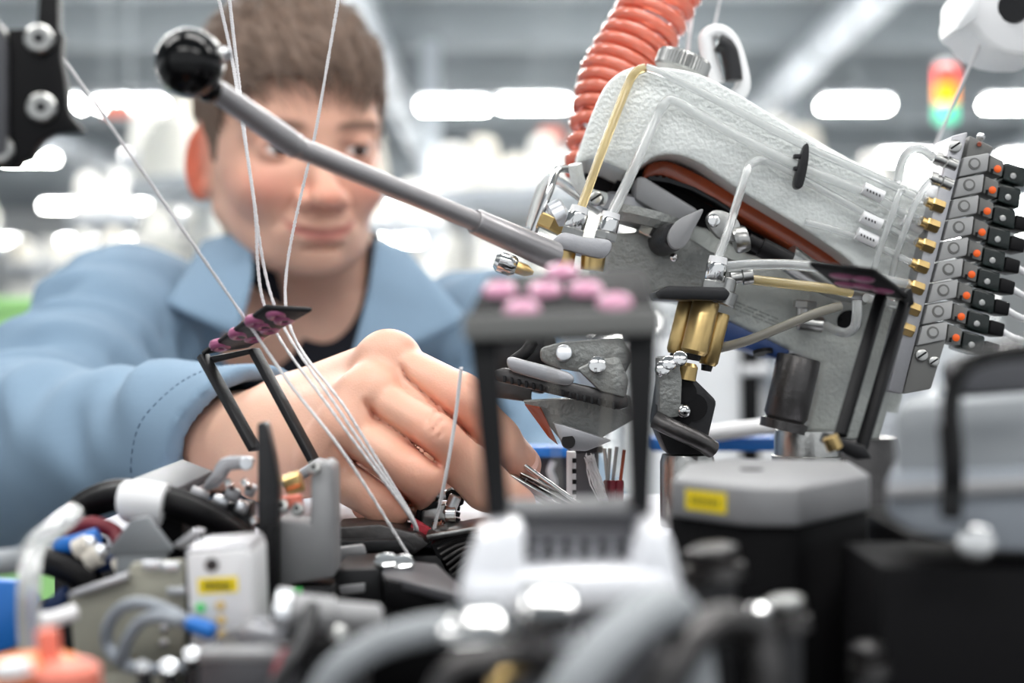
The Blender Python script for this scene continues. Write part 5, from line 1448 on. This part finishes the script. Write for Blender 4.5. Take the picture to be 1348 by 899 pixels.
# flat dark lid, grey lever, triangular plate
t = thing('sheet_metal_box', 'flat dark metal box with bright edge below the sleeve', 'box', P(210, 640, .57))
pts = [P(148, 640, .56), P(222, 648, .545), P(280, 619, .585), P(240, 604, .61)]
prism_pts('lid_plate', pts, (0, 0, -.004), 'plate_grey', t, b=.0006)
prism_pts('bright_edge', [p + Vector((0, -.0004, -.004)) for p in pts], (0, 0, -.0016), 'bright_steel', t, b=.0003)
box('lid_post', (P(212, 640, .575).x, .578, (P(212, 660, .575).z + BED) / 2), (.02, .02, P(212, 660, .575).z - BED), 'black_matt', t, b=.001)
t = thing('grey_rocker', 'pale grey rocker arm with round end beside the dark lid', 'rocker arm', P(290, 650, .55))
prism('arm', smooth_outline([(266, 642), (278, 624), (288, 606), (300, 602), (326, 603), (330, 610), (322, 618), (300, 620), (290, 634), (278, 646)], 2), .55, .010, 'alu', t, b=.0015)
turned('pivot', P(324, 610, .549), P(324, 610, .562), rod_prof(.0028), 'bright_steel', t, n=14)
for i, (u, v, w) in enumerate(((262, 652, 26), (290, 660, 22), (306, 650, 20), (318, 668, 16), (330, 645, 14))):
    box('white_link', P(u, v, .555), (w * .00029, .008, .005), 'bright_steel' if i % 2 else 'alu', t, rot=rotm(0, 25, 10), b=.001)
for u, v in ((322, 640), (334, 690), (300, 640)): turned('pin', P(u, v, .548), P(u + 6, v - 5, .548), rod_prof(.0026), 'chrome', t, n=14)
stand(t, 296, 662, .56, .020, .012, 'gunmetal')
t = thing('triangle_plate', 'grey triangular plate folded over the metal panel', 'plate', P(185, 730, .50))
prism('triangle', [(140, 726), (172, 684), (194, 680), (228, 724), (222, 730), (148, 734)], .50, .004, 'tri_grey', t, b=.0008)
prism('folded_tab', [(226, 718), (256, 696), (268, 700), (240, 724)], .498, .006, 'alu', t, b=.0008)
stand(t, 186, 730, .5, .018, .004, 'tri_grey', 'lower_web')
t = thing('slide_rail', 'short pale metal slide rail low beside the switch box', 'rail', P(344, 850, .44))
prism('rail', [(312, 830), (326, 822), (378, 836), (374, 850), (360, 852), (312, 842)], .44, .012, 'alu', t, b=.001)
turned('stop_pin', P(346, 814, .446), P(346, 828, .446), rod_prof(.0024), 'bright_steel', t, n=14)
stand(t, 344, 846, .442, .010, .008, 'gunmetal')
# wires and tubes at the edge
tag(ptube('white_tube', [(96, 676, .47), (66, 700, .45), (44, 722, .44), (38, 770, .43), (38, 830, .43), (44, 900, .43), (44, 960, .43)], .0034, 'clear_tube', n=16), 'cloudy white tube hanging before the blue panel', 'tube')
tag(ptube('white_branch', [(44, 818, .432), (70, 815, .435), (98, 806, .44)], .0026, 'white_plastic', n=14), 'short white pipe branching from the cloudy tube', 'pipe')
tag(ptube('grey_pipe', [(-40, 742, .46), (10, 740, .455), (40, 734, .45)], .0042, 'rubber_grey', n=14), 'pale grey pipe reaching to the cloudy tube', 'pipe')
t = thing('blue_crate', 'bright blue slanted plastic panel behind the cloudy tube', 'crate', P(0, 850, .50))
prism('sheet', [(-60, 762), (28, 766), (50, 790), (22, 850), (-60, 880)], .50, .006, 'blue', t, b=.001)
prism('dark_sheet', [(50, 800), (82, 772), (88, 790), (60, 824)], .505, .006, 'navy', t, b=.001)
stand(t, -20, 865, .5, .03, .006, 'navy')
t = thing('orange_spool', 'glossy orange spool blurred in the lower corner', 'spool', P(45, 899, .37))
turned('drum', P(40, 866, .385), P(44, 960, .385), [(0, .010), (.05, .0125), (.25, .0125), (.3, .011), (1, .011)], 'orange_red', t, n=28)
turned('salmon_ring', P(88, 872, .37), P(92, 960, .37), [(0, .006), (.1, .0085), (1, .0085)], 'salmon', t, n=24)
turned('white_hub', P(16, 872, .365), P(18, 890, .365), rod_prof(.0050), 'white_plastic', t, n=20)
turned('upright', P(62, 828, .38), P(66, 870, .38), rod_prof(.0030), 'salmon', t, n=14)
# tangle behind the panel: little coloured wires
for i, (pts, r, m, lab) in enumerate((
    ([(80, 720, .52), (105, 714, .515), (130, 706, .515)], .0034, 'blue', 'short bright blue air tube under the sleeve'),
    ([(92, 700, .53), (120, 690, .525), (150, 700, .525), (160, 720, .52)], .0030, 'red_dark', 'dark red wire curling under the cable bundle'),
    ([(60, 738, .52), (90, 748, .515), (120, 770, .515), (130, 800, .52)], .0052, 'black', 'thick black cable bending down beside the metal panel'),
    ([(85, 704, .54), (110, 700, .54), (135, 715, .535)], .0022, 'navy', 'navy blue wire between red wire and blue tube'),
    ([(110, 750, .52), (140, 742, .515), (170, 735, .51)], .0028, 'navy', 'dark blue wire below the triangular plate'))):
    tag(ptube('loose_wire', pts, r, m), lab, 'wire')
for i, (u, v, r, lab) in enumerate(((108, 720, .0038, 'pale crimp lug beside the bright blue tube'), (122, 732, .0044, 'larger pale crimp lug beside the metal panel'), (160, 742, .003, 'small pale lug above the metal panel flange'))):
    t = thing('cable_lug', lab, 'lug', P(u, v, .505))
    turned('barrel', P(u - 9, v + 5, .505), P(u + 9, v - 4, .505), rod_prof(r), 'yarn_cream', t, n=16)
    ball('end', P(u + 10, v - 5, .505), r * .7, 'bright_steel', t, n=12)
# bright small parts along the lower edge, before the panel
for i, (u, v, w) in enumerate(((188, 884, 18), (222, 884, 22), (252, 868, 20))):
    t = thing('terminal_screw', ['round bright terminal screw low before the metal panel', 'second bright terminal screw low before the metal panel', 'bright terminal screw at the foot of the switch box'][i], 'screw', P(u, v, .44))
    turned('head', P(u, v, .44), P(u, v - 8, .437), rod_prof(w * .00012), 'bright_steel', t, n=18)
    turned('shank', P(u, v + 8, .442), P(u, v, .44), [(0, w * .0001), (1, w * .0001)], 'steel', t, n=14)
    stand(t, u, v + 6, .44, w * .0002, .006, 'gunmetal', 'post')
